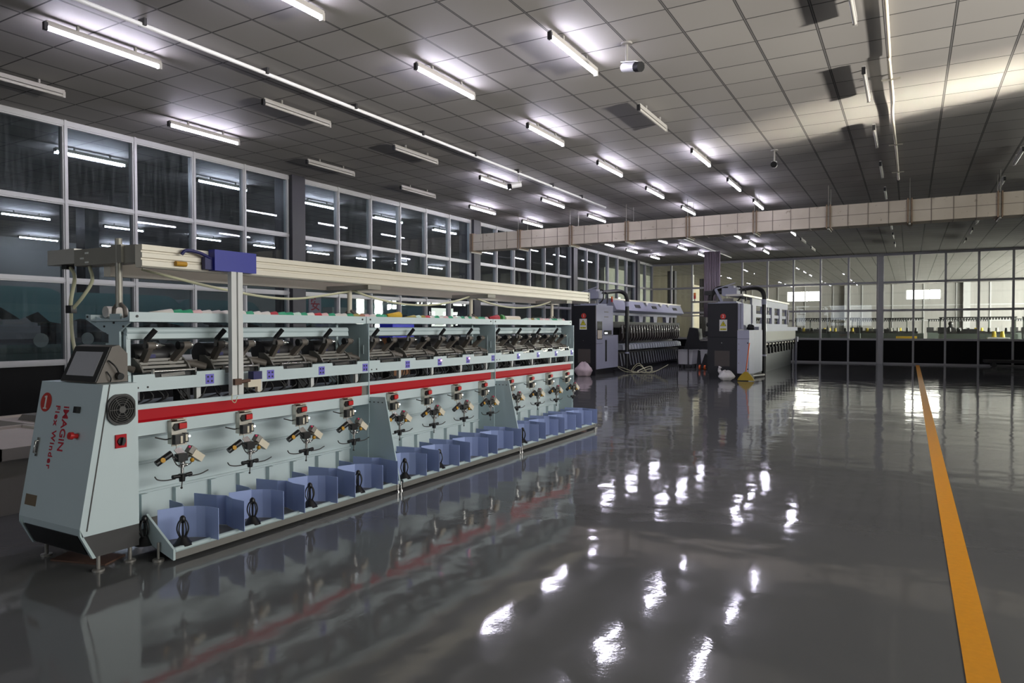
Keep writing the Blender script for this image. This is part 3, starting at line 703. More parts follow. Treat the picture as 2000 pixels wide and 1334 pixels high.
def make_gripper(y):
    b = MB().box(-4.41, -4.37, y - .055, y - .05, .70, .86).box(-4.372, -4.366, y - .055, y + .06, .685, .86).box(-4.41, -4.366, y - .055, y + .05, .852, .86)
    b.tube([(-4.362, y - .02, .70), (-4.355, y - .03, .655), (-4.30, y - .02, .60)], .004, 5)
    g = b.build('yarn_sensor_unit', ALU, WD)
    MB().prism([(y - .05, .815), (y - .035, .84), (y + .052, .845), (y + .052, .80), (y - .035, .79)], 'x', -4.366, -4.352).build('switch_housing', BLACK, g)
    MB().box(-4.352, -4.34, y - .012, y + .045, .803, .84).build('rocker_switch', REDSW, g)
    MB().box(-4.366, -4.33, y - .052, y + .02, .70, .765).box(-4.366, -4.335, y + .024, y + .052, .705, .77).build('sensor_body', DARK, g)
    MB().box(-4.33, -4.326, y - .015, y + .002, .705, .755).box(-4.335, -4.33, y + .026, y + .042, .715, .76).build('sensor_label', CREAM, g)
    MB().sphere((-4.335, y + .058, .745), .008, 8, 5).build('indicator_light', LEDWHITE, g)
    MB().box(-4.40, -4.34, y - .03, y + .04, .862, .87).build('cover_flap', CREAM, g)
    MB().tube(bez([(-4.40, y - .05, .735), (-4.37, y - .10, .74), (-4.39, y - .16, .76)], 5), .005, 5).build('cable', RUBBER, g)
    MB().obox((-4.30, y - .03, .64), (.022, .015, -.035), (-.008, .03, .006), (.002, 0, .002)).build('deflector', ALU, g)
    cx, cyy, cz = -4.23, y - .075, .622
    MB().box(cx - .03, cx + .015, cyy - .035, cyy + .035, cz - .02, cz + .03).build('clamp_block', BLACK, g)
    MB().tube([(cx, cyy, cz - .02), (cx, cyy, cz - .06)], .022, 10).sphere((cx + .02, cyy - .01, cz - .03), .012, 8, 5).sphere((cx + .02, cyy + .02, cz - .045), .011, 8, 5).tube([(cx, cyy, cz - .06), (cx, cyy, cz - .10)], .011, 8).build('spindle_stem', CHROME, g)
    MB().tube([(cx, cyy + .04, cz), (cx, cyy + .075, cz + .01)], .006, 6).tube([(cx, cyy - .035, cz), (cx, cyy - .075, cz + .03)], .006, 6).tube(bez([(cx, cyy - .07, cz + .02), (cx + .01, cyy - .05, cz - .03), (cx, cyy - .02, cz - .05)], 4), .004, 5).tube(bez([(cx, cyy + .08, cz + .02), (cx + .01, cyy + .06, cz - .04), (cx, cyy + .02, cz - .05)], 4), .004, 5).build('linkage', DARK, g)
    p = Vector((cx, cyy - .075, cz + .045)); d = Vector((-.02, -.1, -.06)).normalized()
    a = MB().tube([p, p + d * .115], .021, 12); a.build('tension_cylinder', BLACK, g)
    MB().tube([p + d * .08 + Vector((.02, 0, .004)), p + d * .08 + Vector((.026, 0, .006))], .017, 12).build('tension_disc', OCHRE, g)
    p = Vector((cx, cyy + .06, cz + .04)); d = Vector((.01, .09, -.07)).normalized(); q = Vector((0, .62, .78))
    MB().obox(p + Vector((-.004, .012, .004)), (.024, 0, 0), d * .022, q * .024).build('yarn_cutter', MIDGREY, g)
    MB().obox(p + d * .06, (.024, 0, 0), d * .042, q * .025).build('cutter_cover', CREAM, g)
    MB().sphere((cx + .01, p.y - .01, p.z + .03), .009, 8, 5).build('indicator_light', mat('pink_lens', (230, 60, 110), .3), g)
    MB().sphere((cx + .03, cyy + .055, cz - .018), .015, 8, 6).build('yellow_knob', OCHRE, g)
    z = cz - .125
    MB().tube([(cx, cyy, z + .02), (cx, cyy, z - .03)], [.024, .018], 12).tube([(cx, cyy - .07, z + .01), (cx, cyy - .02, z + .008)], .013, 10).tube([(cx, cyy + .025, z + .008), (cx, cyy + .07, z + .01)], .013, 10).build('ballooning_hub', BLACK, g)
    MB().tube(bez([(cx, cyy - .05, z - .005), (cx + .01, cyy - .13, z), (cx, cyy - .175, z + .012), (cx, cyy - .195, z + .035)], 5), .0042, 5).tube(bez([(cx, cyy + .05, z - .005), (cx + .01, cyy + .13, z - .002), (cx, cyy + .2, z + .012)], 5), .0042, 5).tube([(cx, cyy, z - .03), (cx + .005, cyy - .008, z - .07)], .004, 5).sphere((cx + .005, cyy - .008, z - .072), .008, 6, 5).build('wire_finger', DARK, g)
    return g
def wall_path(pts, z0, z1, t=.004):
    """bent sheet standing on the tray: a strip with thickness following plan points"""
    pts = [Vector((p[0], p[1], 0)) for p in pts]; L, R = [], []
    for i, p in enumerate(pts):
        d = (pts[min(i + 1, len(pts) - 1)] - pts[max(i - 1, 0)]).normalized(); n = Vector((-d.y, d.x, 0)) * t / 2
        L.append(p + n); R.append(p - n)
    m = MB(); n = len(pts); vs = []
    for q in (L, R):
        for z in (z0, z1): vs += [(p.x, p.y, z) for p in q]
    i = lambda side, lev, k: (side * 2 + lev) * n + k
    fs = []
    for k in range(n - 1):
        fs += [(i(0, 0, k + 1), i(0, 0, k), i(0, 1, k), i(0, 1, k + 1)), (i(1, 0, k), i(1, 0, k + 1), i(1, 1, k + 1), i(1, 1, k)),
               (i(0, 1, k), i(1, 1, k), i(1, 1, k + 1), i(0, 1, k + 1)), (i(0, 0, k + 1), i(1, 0, k + 1), i(1, 0, k), i(0, 0, k))]
    fs += [(i(0, 0, 0), i(1, 0, 0), i(1, 1, 0), i(0, 1, 0)), (i(1, 0, n - 1), i(0, 0, n - 1), i(0, 1, n - 1), i(1, 1, n - 1))]
    return m.add(vs, fs)
def make_dividers(y):
    o = y - 3.04
    A = wall_path([(-4.47, 3.035 + o), (-4.30, 3.012 + o), (-4.225, 2.972 + o), (-4.16, 3.02 + o), (-4.10, 3.045 + o), (-3.975, 3.05 + o)], .088, .298)
    a2 = wall_path([(-4.225, 2.970 + o), (-4.285, 2.822 + o)], .088, .298); k = len(A.v); A.v += a2.v; A.f += [[q + k for q in f] for f in a2.f]; A.sm += a2.sm; A.mi += a2.mi
    B = wall_path([(-4.50, 3.25 + o), (-4.30, 3.285 + o), (-4.235, 3.315 + o), (-4.12, 3.275 + o), (-3.98, 3.262 + o)], .088, .298)
    return A.build('divider', DIVBLUE, WD), B.build('divider', DIVBLUE, WD)
def make_peg(y):
    x, yy = -4.10, y - .165; m = MB()
    m.tube([(x, yy, .086), (x, yy, .10), (x, yy, .14)], [.065, .05, .022], 14)
    for k in range(5):
        t = 2 * PI * k / 5
        m.tube(bez([(x + .018 * math.cos(t), yy + .018 * math.sin(t), .13), (x + .036 * math.cos(t), yy + .036 * math.sin(t), .18), (x + .028 * math.cos(t), yy + .028 * math.sin(t), .225), (x + .01 * math.cos(t), yy + .01 * math.sin(t), .25)], 4), .005, 5)
    m.tube([(x, yy, .13), (x, yy, .25)], .008, 6).sphere((x, yy, .25), .02, 8, 6, (1, 1, 1.3))
    return m.build('cone_holder', BLACK, WD)
h0, g0 = make_head(SPY[0]), make_gripper(SPY[0]); d0 = make_dividers(SPY[0]); p0 = make_peg(SPY[0])
for i, y in enumerate(SPY[1:], 1):
    off = (0, y - SPY[0], 0)
    for src in (h0, g0) + d0: copy_tree(src, WD, off)
    if i in (1, 2, 3, 4, 5, 8): copy_tree(p0, WD, off)
e = copy_tree(p0, WD, (-.22, -.12, 0))

# overhead carriage rail
z0, z1 = 1.895, 2.045
prof = [(-4.385, z0 + .01), (-4.385, z0 + .045), (-4.397, z0 + .05), (-4.397, z0 + .06), (-4.385, z0 + .065), (-4.385, z0 + .095), (-4.397, z0 + .10), (-4.397, z0 + .11), (-4.385, z0 + .115), (-4.385, z1), (-4.46, z1), (-4.46, z0), (-4.40, z0)]
RL = MB().prism(prof, 'y', 2.80, 10.15).build('carriage_rail', RAIL, WD)
MB().box(-4.99, -4.91, 2.9, 10.15, 1.86, 2.03).build('rear_rail', RAIL, WD)
MB().box(-5.0, -4.38, 10.15, 10.19, 1.88, 2.045).build('rail_end_cap', RAILGREY, WD)
dv = MB().box(-5.18, -4.72, 2.80, 2.93, 1.935, 2.05).build('drive_unit', RAILGREY, WD)
MB().box(-5.53, -5.18, 2.80, 2.92, 1.955, 2.062).build('drive_motor', mat('silver_motor_case', (186, 182, 174), .35, .2), dv)
MB().box(-4.72, -4.60, 2.79, 2.93, 1.935, 2.055).box(-4.60, -4.46, 2.81, 2.92, 1.93, 2.05).build('clamp', RAILGREY, dv)
b = MB()
for x, z in ((-5.02, 2.02), (-5.08, 1.985), (-5.02, 1.955)): b.box(x - .02, x + .02, 2.796, 2.80, z - .006, z + .006)
b.build('slot_mark', PAPER, dv)
MB().box(-5.40, -5.34, 2.83, 2.89, 1.925, 1.955).build('cable_plug', BLACK, dv)
for y, ze in ((2.81, 2.10), (5.055, 1.9), (7.185, 1.9), (9.41, 1.9)):
    p = MB().tube([(XC, y, 1.635), (XC, y, ze)], .022, 10).build('rail_post', RAILGREY if y < 3 else CREAM, WD)
    MB().tube([(XC - .075, y, 1.545), (XC - .06, y, 1.63), (XC - .02, y, 1.655), (XC + .02, y, 1.655), (XC + .06, y, 1.63), (XC + .075, y, 1.545)], .014, 8).build('post_bracket', ARMGREY, p)
for y in (5.1, 7.23, 9.45):
    MB().box(-4.99, -4.39, y - .09, y + .09, 1.855, 1.895).build('rail_bracket', RAILGREY, WD)
MB().tube([(-4.37, 3.03, 1.935), (-4.37, 3.11, 1.935)], .018, 10).build('rail_bumper', OCHRE, RL)
cab = MB().tube(bez([(-4.62, 2.95, 1.90), (-4.66, 3.6, 1.80), (-4.66, 4.3, 1.745), (-4.66, 5.05, 1.84)], 8), .011, 6)
cab.tube(arc((-4.66, 5.06, 1.86), (-4.66, 7.18, 1.88), .13), .011, 6).tube(arc((-4.66, 7.19, 1.88), (-4.66, 9.4, 1.89), .12), .011, 6)
cab.build('supply_hose', HOSE, WD)
hs = MB().tube(bez([(-5.34, 2.86, 1.935), (-5.25, 2.84, 1.86), (-5.22, 2.80, 1.72), (-5.2, 2.78, 1.64)], 8), .013, 6).tube(bez([(-5.06, 2.84, 1.93), (-5.03, 2.84, 1.83), (-5.07, 2.8, 1.72), (-5.17, 2.78, 1.63)], 8), .013, 6).tube(bez([(-5.19, 2.78, 1.63), (-5.15, 2.76, 1.50), (-5.07, 2.73, 1.38), (-4.95, 2.69, 1.30), (-4.80, 2.67, 1.28)], 8), .013, 6)
hs.build('screen_hose', HOSE, WD)
MB().box(-5.225, -5.155, 2.76, 2.80, 1.60, 1.655).build('hose_clip', BLACK, WD)
# travelling carriage
ca = MB().box(-4.383, -4.315, 3.30, 3.665, 1.905, 2.055).build('carriage', BLUE, WD)
MB().prism([(-4.35, 1.0), (-4.33, 1.0), (-4.33, 1.905), (-4.35, 1.905)], 'y', 3.435, 3.535).box(-4.33, -4.31, 3.435, 3.478, 1.0, 1.905).box(-4.33, -4.31, 3.492, 3.535, 1.0, 1.905).build('carriage_arm', WHITEP, ca)
MB().tube(bez([(-4.36, 3.07, 2.0), (-4.35, 3.10, 2.03), (-4.34, 3.2, 2.02), (-4.35, 3.30, 1.985)], 5), .012, 6).box(-4.375, -4.34, 3.24, 3.30, 1.91, 2.0).build('drag_cable', NAVY, ca)
MB().box(-4.31, -4.285, 3.44, 3.50, 1.075, 1.12).tube([(-4.30, 3.49, 1.095), (-4.30, 3.58, 1.10)], .014, 8).build('arm_clamp', RUSTY, ca)
MB().box(-4.34, -4.29, 3.56, 3.68, 1.05, 1.105).box(-4.33, -4.30, 3.655, 3.685, 1.01, 1.06).build('sensor_head', CREAM, ca)
MB().box(-4.35, -4.29, 3.61, 3.69, 1.105, 1.165).build('sensor_box', NAVY, ca)
MB().tube(bez([(-4.32, 3.45, 1.06), (-4.31, 3.43, .97), (-4.31, 3.46, .945), (-4.31, 3.48, .99)], 5), .0035, 5).build('wire', HOSE, ca)

# yarn cones lying nested on the top shelf
CCOL = {'green': ('green', (20, 140, 96)), 'white': ('off-white', (205, 200, 192)), 'red': ('red', (165, 30, 40)), 'pink': ('pale pink', (208, 170, 168)), 'olive': ('olive', (140, 130, 50)), 'mint': ('pale mint', (180, 205, 190)), 'brown': ('brown', (150, 95, 60))}
CPROTO = {}
def cone(kind, y, r1=.036, r0=.012, ln=.16, name='yarn_cone', lab=None, grp=None, rgb=None, x=-4.50, z=1.593, flip=False):
    if kind in CPROTO and not lab:
        o = CPROTO[kind].copy(); COL.objects.link(o); o.location = (x, y, z); return o
    m = MB(); a, b = (ln, 0) if flip else (0, ln)
    n = 14; vs = []
    for (yy, r) in ((a, r0), (b, r1), (b, r1 * .9), (a, r0 * .8)):
        for k in range(n): vs.append((x + r * math.cos(2 * PI * k / n), y + yy, z + r * math.sin(2 * PI * k / n)))
    fs = [(j * n + k, ((j + 1) % 4) * n + k, ((j + 1) % 4) * n + (k + 1) % n, j * n + (k + 1) % n) for j in range(4) for k in range(n)]
    if not flip: pass
    else: fs = [f[::-1] for f in fs]
    m.add(vs, fs, True)
    nm, c = (None, rgb) if rgb else CCOL[kind]
    o = m.build(name, mat('cone_' + (kind or name + str(c)), c, .55), base=(x, y, z))
    if not lab:
        CPROTO[kind] = o; lab = '%s paper yarn cone lying nested in the row on the winder top shelf' % nm; grp = '%s cones on the winder top shelf' % nm
    return tag(o, lab, 'yarn cone', grp)
SEQ = {0: 'white green green pink white white white red white green white white red green green mint green white red pink green white white green olive brown pink white green green'.split()}
y = 2.92; rs = random.Random(3); kinds = ['green', 'green', 'white', 'white', 'mint', 'pink', 'olive', 'white', 'red', 'brown']
i = 0
while y < 9.3:
    kd = SEQ[0][i] if i < len(SEQ[0]) else rs.choice(kinds[:8] if y > 6 else kinds)
    if not (5.25 < y < 5.62 or 7.2 < y < 8.12): cone(kd, y)
    y += .079 + rs.uniform(-.012, .012); i += 1
cone('yellow', 5.42, .046, .018, .19, lab='single fat yellow cone lying on the winder top shelf', rgb=(200, 160, 20), x=-4.512, z=1.613)
cone('redbig', 7.36, .046, .014, .2, lab='single fat red cone lying on the winder top shelf past the second joint', rgb=(160, 25, 40), x=-4.512, z=1.613)
m = MB().tube([(-4.50, 7.62, 1.62), (-4.50, 7.67, 1.62)], .04, 12); tag(m.build('yarn_tube', mat('green_tube', (80, 150, 80), .5), base=(-4.5, 7.62, 1.62)), 'short green tube end beside the fat red cone on the top shelf', 'tube')
m = MB().tube([(-4.505, 7.72, 1.611), (-4.505, 8.1, 1.611)], .036, 12); tag(m.build('yarn_tube', CREAM, base=(-4.505, 7.72, 1.575)), 'cream cylindrical tube lying on the winder top shelf right of the green tube', 'tube')
m = MB().tube([(-4.84, 2.82, 1.606), (-4.84, 2.96, 1.606)], .04, 14); tag(m.build('yarn_tube', mat('pale_tube', (196, 190, 184), .6), base=(-4.84, 2.82, 1.566)), 'pale round tube at the near end of the top shelf, behind the first post', 'tube')

# ------------------------------------------------------------------ the two twisting machines
def warning_sign(parent, x, y, z, w, h):
    s = MB().box(x - w / 2, x + w / 2, y - .004, y, z - h / 2, z + h / 2).build('warning_sign', PAPER, parent)
    t = w * .38; zc = z + h * .14
    MB().prism([(x - t * 1.05, zc - t * .8), (x + t * 1.05, zc - t * .8), (x, zc + t)], 'y', y - .006, y - .004).build('triangle_border', BLACKINK, s)
    MB().prism([(x - t * .86, zc - t * .7), (x + t * .86, zc - t * .7), (x, zc + t * .8)], 'y', y - .008, y - .006).build('triangle', WARN, s)
    MB().prism([(x + .01, zc + t * .45), (x - .018, zc - t * .12), (x, zc - t * .12), (x - .012, zc - t * .6), (x + .022, zc + t * .02), (x + .003, zc + t * .02)], 'y', y - .0095, y - .008).build('bolt_symbol', BLACKINK, s)
    b = MB().box(x - w * .4, x + w * .4, y - .006, y - .004, z - h * .42, z - h * .27).build('caption_band', WARN, s)
    text_part('caption', '当心触电', BLACKINK, s, (x, y - .0065, z - h * .345), (1, 0, 0), (0, 0, 1), h * .13, .0005, 0, 'CENTER')
def number_disc(parent, body, x, y, z, r):
    d = MB().tube([(x, y - .004, z), (x, y, z)], r, 20).build('number_badge', BADGE, parent)
    text_part('lettering', body, PAPER, d, (x, y - .005, z), (1, 0, 0), (0, 0, 1), r * 1.5, .0005, .001, 'CENTER')
def beacon(parent, x, y, z):
    b = MB().tube([(x, y, z), (x, y, z + .09)], .012, 6).build('beacon_post', MIDGREY, parent)
    MB().tube([(x, y, z + .09), (x, y, z + .19)], .035, 10).build('beacon_lens', LAMPRED, b)
    MB().tube([(x, y, z + .19), (x, y, z + .27)], .035, 10).build('beacon_lens', LAMPORANGE, b)
def pipe(parent, x, y, ztop, xin, zin, yin):
    pth = bez([(x, y, ztop), (x, y, ztop + .18), (x - .08, y - .05, ztop + .36), (x - .28, y - .25, ztop + .43), (xin, yin, zin)], 8)
    MB().tube(pth, .07, 12).build('exhaust_hose', RUBBER, parent)
    p = MB().tube([(x, y, 0), (x, y, ztop)], .068, 12).build('exhaust_pipe', mat('black_pipe', (20, 20, 22), .3), parent)
    for z in (.62, ztop - .08): MB().tube([(x, y, z), (x, y, z + (.05 if z < 1 else .16))], .076, 12).build('pipe_collar', TWGREY, p)
def head_top(parent, x, y, z):
    m = MB().box(x - .15, x + .28, y + .25, y + .75, z + .22, z + .45).box(x - .05, x + .18, y + .3, y + .6, z + .45, z + .52).box(x - .3, x + .3, y + .15, y + .9, z, z + .05)
    m.build('suction_box', TWGREY, parent)
    MB().bar((x - .32, y + .2, z + .42), (x - .12, y + .2, z + .02), .05, .07).bar((x - .34, y + .2, z + .42), (x + .22, y + .35, z + .6), .035, .03).build('support_arm', TWGREY, parent)
    MB().tube([(x - .45, y + .35, z + .34), (x - .12, y + .4, z + .34)], .07, 12).box(x - .62, x - .4, y + .1, y + .5, z + .25, z + .37).build('fan_motor', DARK, parent)
    MB().tube([(x - .28, y + .3, z + .05), (x - .28, y + .3, z + .25)], .06, 10).box(x - .1, x + .2, y + .18, y + .24, z + .05, z + .14).build('valve', MIDGREY, parent)
    MB().tube(bez([(x + .25, y + .5, z + .5), (x + .36, y + .45, z + .46), (x + .38, y + .4, z + .2), (x + .3, y + .3, z + .06)], 6), .022, 6).tube(bez([(x + .25, y + .55, z + .4), (x + .48, y + .5, z + .38), (x + .5, y + .45, z + .05)], 6), .022, 6).build('small_hose', RUBBER, parent)

# machine 1
T1 = empty('twisting_machine', (-8.97, 20.42, 0), 'grey and black yarn twisting machine numbered 1, row of dark spindles behind it', 'twisting machine')
x0, x1, y = -9.36, -8.59, 20.42
dr = MB().box(x0, x1, y, y + .06, .20, 2.2).build('cabinet_door', TWBLACK, T1)
number_disc(dr, '1', -8.99, y, 1.875, .085); warning_sign(dr, -9.01, y, 1.61, .25, .34)
MB().box(-9.19, -8.76, y - .006, y, .38, .82).build('vent', VENT, dr)
MB().tube([(-9.0, y - .012, 1.09), (-9.0, y, 1.09)], .014, 8).build('door_lock', CHROME, dr)
MB().box(x0 + .04, x1 - .02, y + .06, 22.3, 0, .18).box(x0, x1, y, y + .06, .02, .2).build('plinth', TWBLACK, T1)
hd = MB().box(x0, x1, y + .06, 21.92, .18, 2.22).box(x0 + .05, x1, 21.92, 22.38, .18, 1.25).build('headstock', TWGREY, T1)
w = MB().box(x1, x1 + .006, 20.55, 20.97, 1.13, 1.70).build('inspection_window', mat('dim_glass', (44, 44, 46), .15), hd)
MB().box(x1 + .006, x1 + .008, 20.58, 20.94, 1.15, 1.42).build('yarn_package', CREAM, w)
di = MB().box(x1, x1 + .012, 21.10, 21.77, 1.27, 1.41).build('display_panel', BLACK, hd)
for yy in (21.16, 21.30): MB().box(x1 + .012, x1 + .015, yy, yy + .09, 1.30, 1.345).build('indicator_light', LEDWHITE, di)
MB().box(x1, x1 + .004, 21.23, 21.37, .40, 1.10).build('slot', BLACK, hd)
for z in (1.99, 1.83): MB().box(x1, x1 + .004, 21.15, 21.5, z, z + .035).build('label_plate', MIDGREY, hd)
MB().box(x1 - .01, x1 + .003, y + .06, 21.0, .985, .995).box(x1 - .01, x1 + .003, y + .06, 21.92, 1.245, 1.255).build('panel_joint', DARK, hd)
MB().box(-9.72, -9.37, 20.5, 21.9, .1, 1.5).build('side_cabinet', TWGREY, T1)
MB().box(-9.725, -9.365, 20.495, 20.5, 1.28, 1.29).build('panel_joint', DARK, T1)
head_top(T1, -8.95, 20.6, 2.22); beacon(T1, -8.6, 21.85, 2.26)
pipe(T1, -8.35, 22.6, 2.3, -8.95, 2.62, 21.3)
ya, yb = 22.0, 30.0
MB().box(-9.2, -8.66, ya, yb + .1, 2.44, 2.49).build('top_rail', ALU, T1)
MB().prism([(-9.15, 2.44), (-8.66, 2.44), (-8.50, 2.10), (-8.62, 2.03), (-9.15, 2.03)], 'y', ya, yb).build('creel_hood', TWGREY, T1)
for yy in (24.3, 26.2, 28.9): MB().obox((-8.575, yy, 2.27), (.005, 0, -.0), (0, .28, 0), (-.025, 0, .055)).build('hood_opening', DARK, T1)
for yy in (23.2, 25.3, 27.0, 28.0): MB().prism([(yy - .16, 2.43), (yy + .16, 2.43), (yy, 2.31)], 'x', -8.64, -8.56).build('hood_gusset', PAPER, T1)
MB().box(-8.95, -8.72, ya, yb - .3, 1.93, 2.02).build('creel_beam', TWGREY, T1)
for yy in (25.2, 26.9, 28.5): MB().prism([(yy - .25, 1.93), (yy + .25, 1.93), (yy + .16, 1.65), (yy - .16, 1.65)], 'x', -8.9, -8.76).build('creel_leg', TWGREY, T1)
MB().box(-9.0, -8.66, ya, yb - .1, 1.50, 1.70).box(-9.15, -9.0, ya, yb, .1, 1.7).build('spindle_beam', TWBLACK, T1)
MB().prism([(-8.98, .12), (-8.62, .12), (-8.75, .66), (-8.98, .66)], 'y', ya, yb).build('lower_skirt', mat('dark_skirt', (34, 34, 38), .5), T1)
MB().box(-9.0, -8.55, ya, yb, 0, .1).build('base_rail', TWBLACK, T1)
NS = 24
sp = MB().prism([(-8.66, 1.62), (-8.60, 1.48), (-8.60, 1.15), (-8.68, 1.02), (-8.72, 1.02), (-8.72, 1.62)], 'y', 22.84, 22.94).build('spindle_unit', mat('dark_casting', (58, 52, 50), .45), T1)
MB().tube([(-8.62, 22.82, 1.30), (-8.60, 22.82, 1.42), (-8.63, 22.82, 1.56)], .018, 6).build('guide_tube', CHROME, sp)
pt = MB().prism([(-8.76, .945), (-8.58, .90), (-8.55, .73), (-8.76, .73)], 'y', 22.78, 22.98).build('pot_cover', mat('pale_pot', (176, 182, 190), .35), T1)
sk = MB().bar((-8.70, 22.88, .60), (-8.60, 22.80, .18), .02, .09, (0, 1, 0)).build('skirt_slat', mat('grey_slat', (120, 122, 130), .4), T1)
for k in range(1, NS):
    o = (0, k * .295, 0)
    for q in (sp, pt, sk): copy_tree(q, T1, o)

# machine 2
T2 = empty('twisting_machine', (-4.75, 20.75, 0), 'grey and black yarn twisting machine numbered 2, with arched cut-outs in its hood', 'twisting machine')
x0, x1, y = -5.17, -4.32, 20.75
dr = MB().box(x0, x1, y, y + .06, .14, 2.2).build('cabinet_door', TWBLACK, T2)
number_disc(dr, '2', -4.725, y, 1.82, .08); warning_sign(dr, -4.72, y, 1.56, .22, .33)
MB().box(-4.965, -4.535, y - .006, y, .37, .82).build('vent', VENT, dr)
MB().box(x0, x1, y - .002, y, 1.215, 1.225).build('panel_joint', KICK, dr)
MB().tube([(-4.76, y - .012, 1.05), (-4.76, y, 1.05)], .014, 8).build('door_lock', CHROME, dr)
MB().box(x0 + .03, -4.02, y + .06, 22.6, 0, .17).box(x0 + .05, x1, y + .02, y + .06, 0, .14).build('plinth', TWBLACK, T2)
hd = MB().box(x0, x1, y + .06, 22.2, .17, 2.22).box(x1, -4.16, y + .05, 21.9, 1.45, 2.19).build('headstock', TWGREY, T2)
MB().box(-4.245, -4.235, y + .045, y + .05, 1.46, 2.18).build('panel_joint', DARK, hd)
lb = MB().prism([(-4.32, y), (-3.99, y), (-3.90, 21.0), (-3.90, 22.3), (-4.32, 22.3)], 'z', .17, 1.42).build('side_cabinet', TWGREY, T2)
MB().box(-4.32, -3.985, y - .002, y, 1.165, 1.175).build('panel_joint', DARK, lb)
for z in (1.02, .85, .47): MB().tube([(-4.28, y - .004, z), (-4.28, y, z)], .015, 8).build('screw', MIDGREY, lb)
for z in (1.05, .30): MB().tube([(-4.03, y - .006, z), (-4.03, y, z)], .02, 8).build('latch', BLACK, lb)
head_top(T2, -4.72, 20.95, 2.22)
MB().tube(bez([(-4.7, 21.3, 2.66), (-5.0, 21.3, 2.66), (-5.16, 21.2, 2.5), (-5.2, 21.15, 2.3)], 8), .07, 12).build('exhaust_hose', RUBBER, T2)
MB().box(-5.72, -4.95, 20.96, 21.04, 2.24, 2.29).build('beacon_arm', MIDGREY, T2); beacon(T2, -5.62, 21.0, 2.27)
pipe(T2, -3.88, 22.45, 2.28, -4.6, 2.6, 21.6)
MB().tube([(-3.88, 22.4, .05), (-4.1, 21.4, .06)], .05, 10).build('floor_pipe', mat('grey_pipe', (120, 116, 116), .4), T2)
ya, yb = 22.2, 29.4
MB().box(-4.62, -4.13, ya - 1.6, yb, 2.40, 2.455).build('top_rail', ALU, T2)
# side hood: sheet with rectangular windows, each cut as an opening between ribs
hm = MB().box(-4.25, -4.19, ya, yb, 2.18, 2.40).box(-4.25, -4.19, ya, yb, 1.52, 1.62)
yy = ya
while yy < yb - .1: hm.box(-4.25, -4.17, yy, yy + .55, 1.62, 2.18); yy += 1.7
hm.box(-4.25, -4.17, yb - .25, yb, 1.62, 2.18).build('hood_side', TWGREY, T2)
MB().box(-4.24, -4.20, ya, yb - .3, 1.82, 1.93).build('hood_bar', TWGREY, T2)
for k in range(4):
    c = ya + .55 + 1.7 * k + .2
    MB().box(-4.40, -4.30, c, c + .5, 1.54, 1.72).build('yarn_cup', TWBLACK, T2)
MB().box(-4.45, -4.02, 22.4, 30.9, 1.37, 1.52).build('working_table', TWGREY, T2)
MB().box(-4.42, -4.06, 22.5, 30.6, 1.05, 1.37).build('pale_apron', mat('pale_apron', (140, 138, 128), .5), T2)
bm = MB().box(-4.5, -4.1, 22.5, 30.4, .93, 1.05).build('spindle_beam', TWBLACK, T2)
MB().tube([(-4.06, 22.5, .95), (-4.06, 30.5, .95)], .03, 8).build('drive_shaft', ALU, T2)
MB().box(-4.48, -4.2, 22.5, 30.4, 0, .93).build('lower_panel', mat('lower_panel_grey', (62, 65, 70), .45), T2)
u = MB().box(-4.10, -4.0, 24.1, 24.2, .84, 1.0).tube([(-4.12, 24.15, .62), (-4.12, 24.15, .84)], .05, 10).build('spindle_unit', MECHDARK, T2)
for k in range(1, 10): copy_tree(u, T2, (0, .66 * k, 0))
for xx, yy in ((-4.05, 30.65), (-4.3, 30.75)): MB().box(xx - .04, xx + .04, yy - .04, yy + .04, 0, .98).build('table_leg', TWGREY, T2)
MB().box(-4.36, -3.98, 30.55, 30.85, .92, 1.12).build('end_box', TWGREY, T2)

# ------------------------------------------------------------------ loose things on the floor
def bag(name, c, r, m, lab, sd, sc=(1, .8, .7)):
    rr = random.Random(sd); b = MB(); b.sphere((0, 0, 0), 1, 18, 12)
    ph = [rr.uniform(0, 6) for _ in range(6)]
    vs = []
    for x, y, z in b.v:
        t = math.atan2(y, x); k = 1 + .13 * math.sin(3 * t + ph[0]) + .09 * math.sin(5 * t + 4 * z + ph[1]) + .08 * math.sin(7 * z + ph[2]) + .05 * math.sin(9 * t - 3 * z + ph[3])
        vs.append((c[0] + x * r * sc[0] * k, c[1] + y * r * sc[1] * k, max(.002, r * sc[2] * .8 + z * r * sc[2] * k)))
    b.v = vs
    return tag(b.build(name, m, base=(c[0], c[1], 0)), lab, 'bag'), b
o, _ = bag('plastic_bag', (-4.50, 20.1, 0), .21, BAG, 'crumpled white plastic bag on the floor before twisting machine 2', 4, (1, .7, .75))
MB().tube(bez([(-4.63, 20.1, .20), (-4.68, 20.1, .30), (-4.65, 20.08, .38)], 5), [.05] * 5 + [.035] * 5 + [.05], 8).build('bag_neck', BAG, o)
bag('cloth_sack', (-8.75, 19.9, 0), .30, PINKBAG, 'pale pink cloth sack slumped at the foot of twisting machine 1', 9, (.85, .8, .75))
bag('black_bag', (-4.03, 21.2, 0), .1, CLOTH, 'black soft bag lying on the ledge of twisting machine 2', 12, (1.0, 1.3, .9))[0].location.z = 1.422
br = empty('broom', (-3.97, 20.2, 0), 'broom with yellow head and orange handle leaning on twisting machine 2', 'broom')
MB().prism([(-4.20, .02), (-3.74, .02), (-3.80, .12), (-3.93, .26), (-4.01, .26), (-4.14, .12)], 'y', 20.17, 20.25).build('brush_head', mat('yellow_bristle', (178, 150, 40), .6, bump=.5, nscale=60), br)
MB().tube([(-3.97, 20.21, .26), (-3.97, 20.68, 1.05)], .016, 8).build('handle', ORANGE, br)
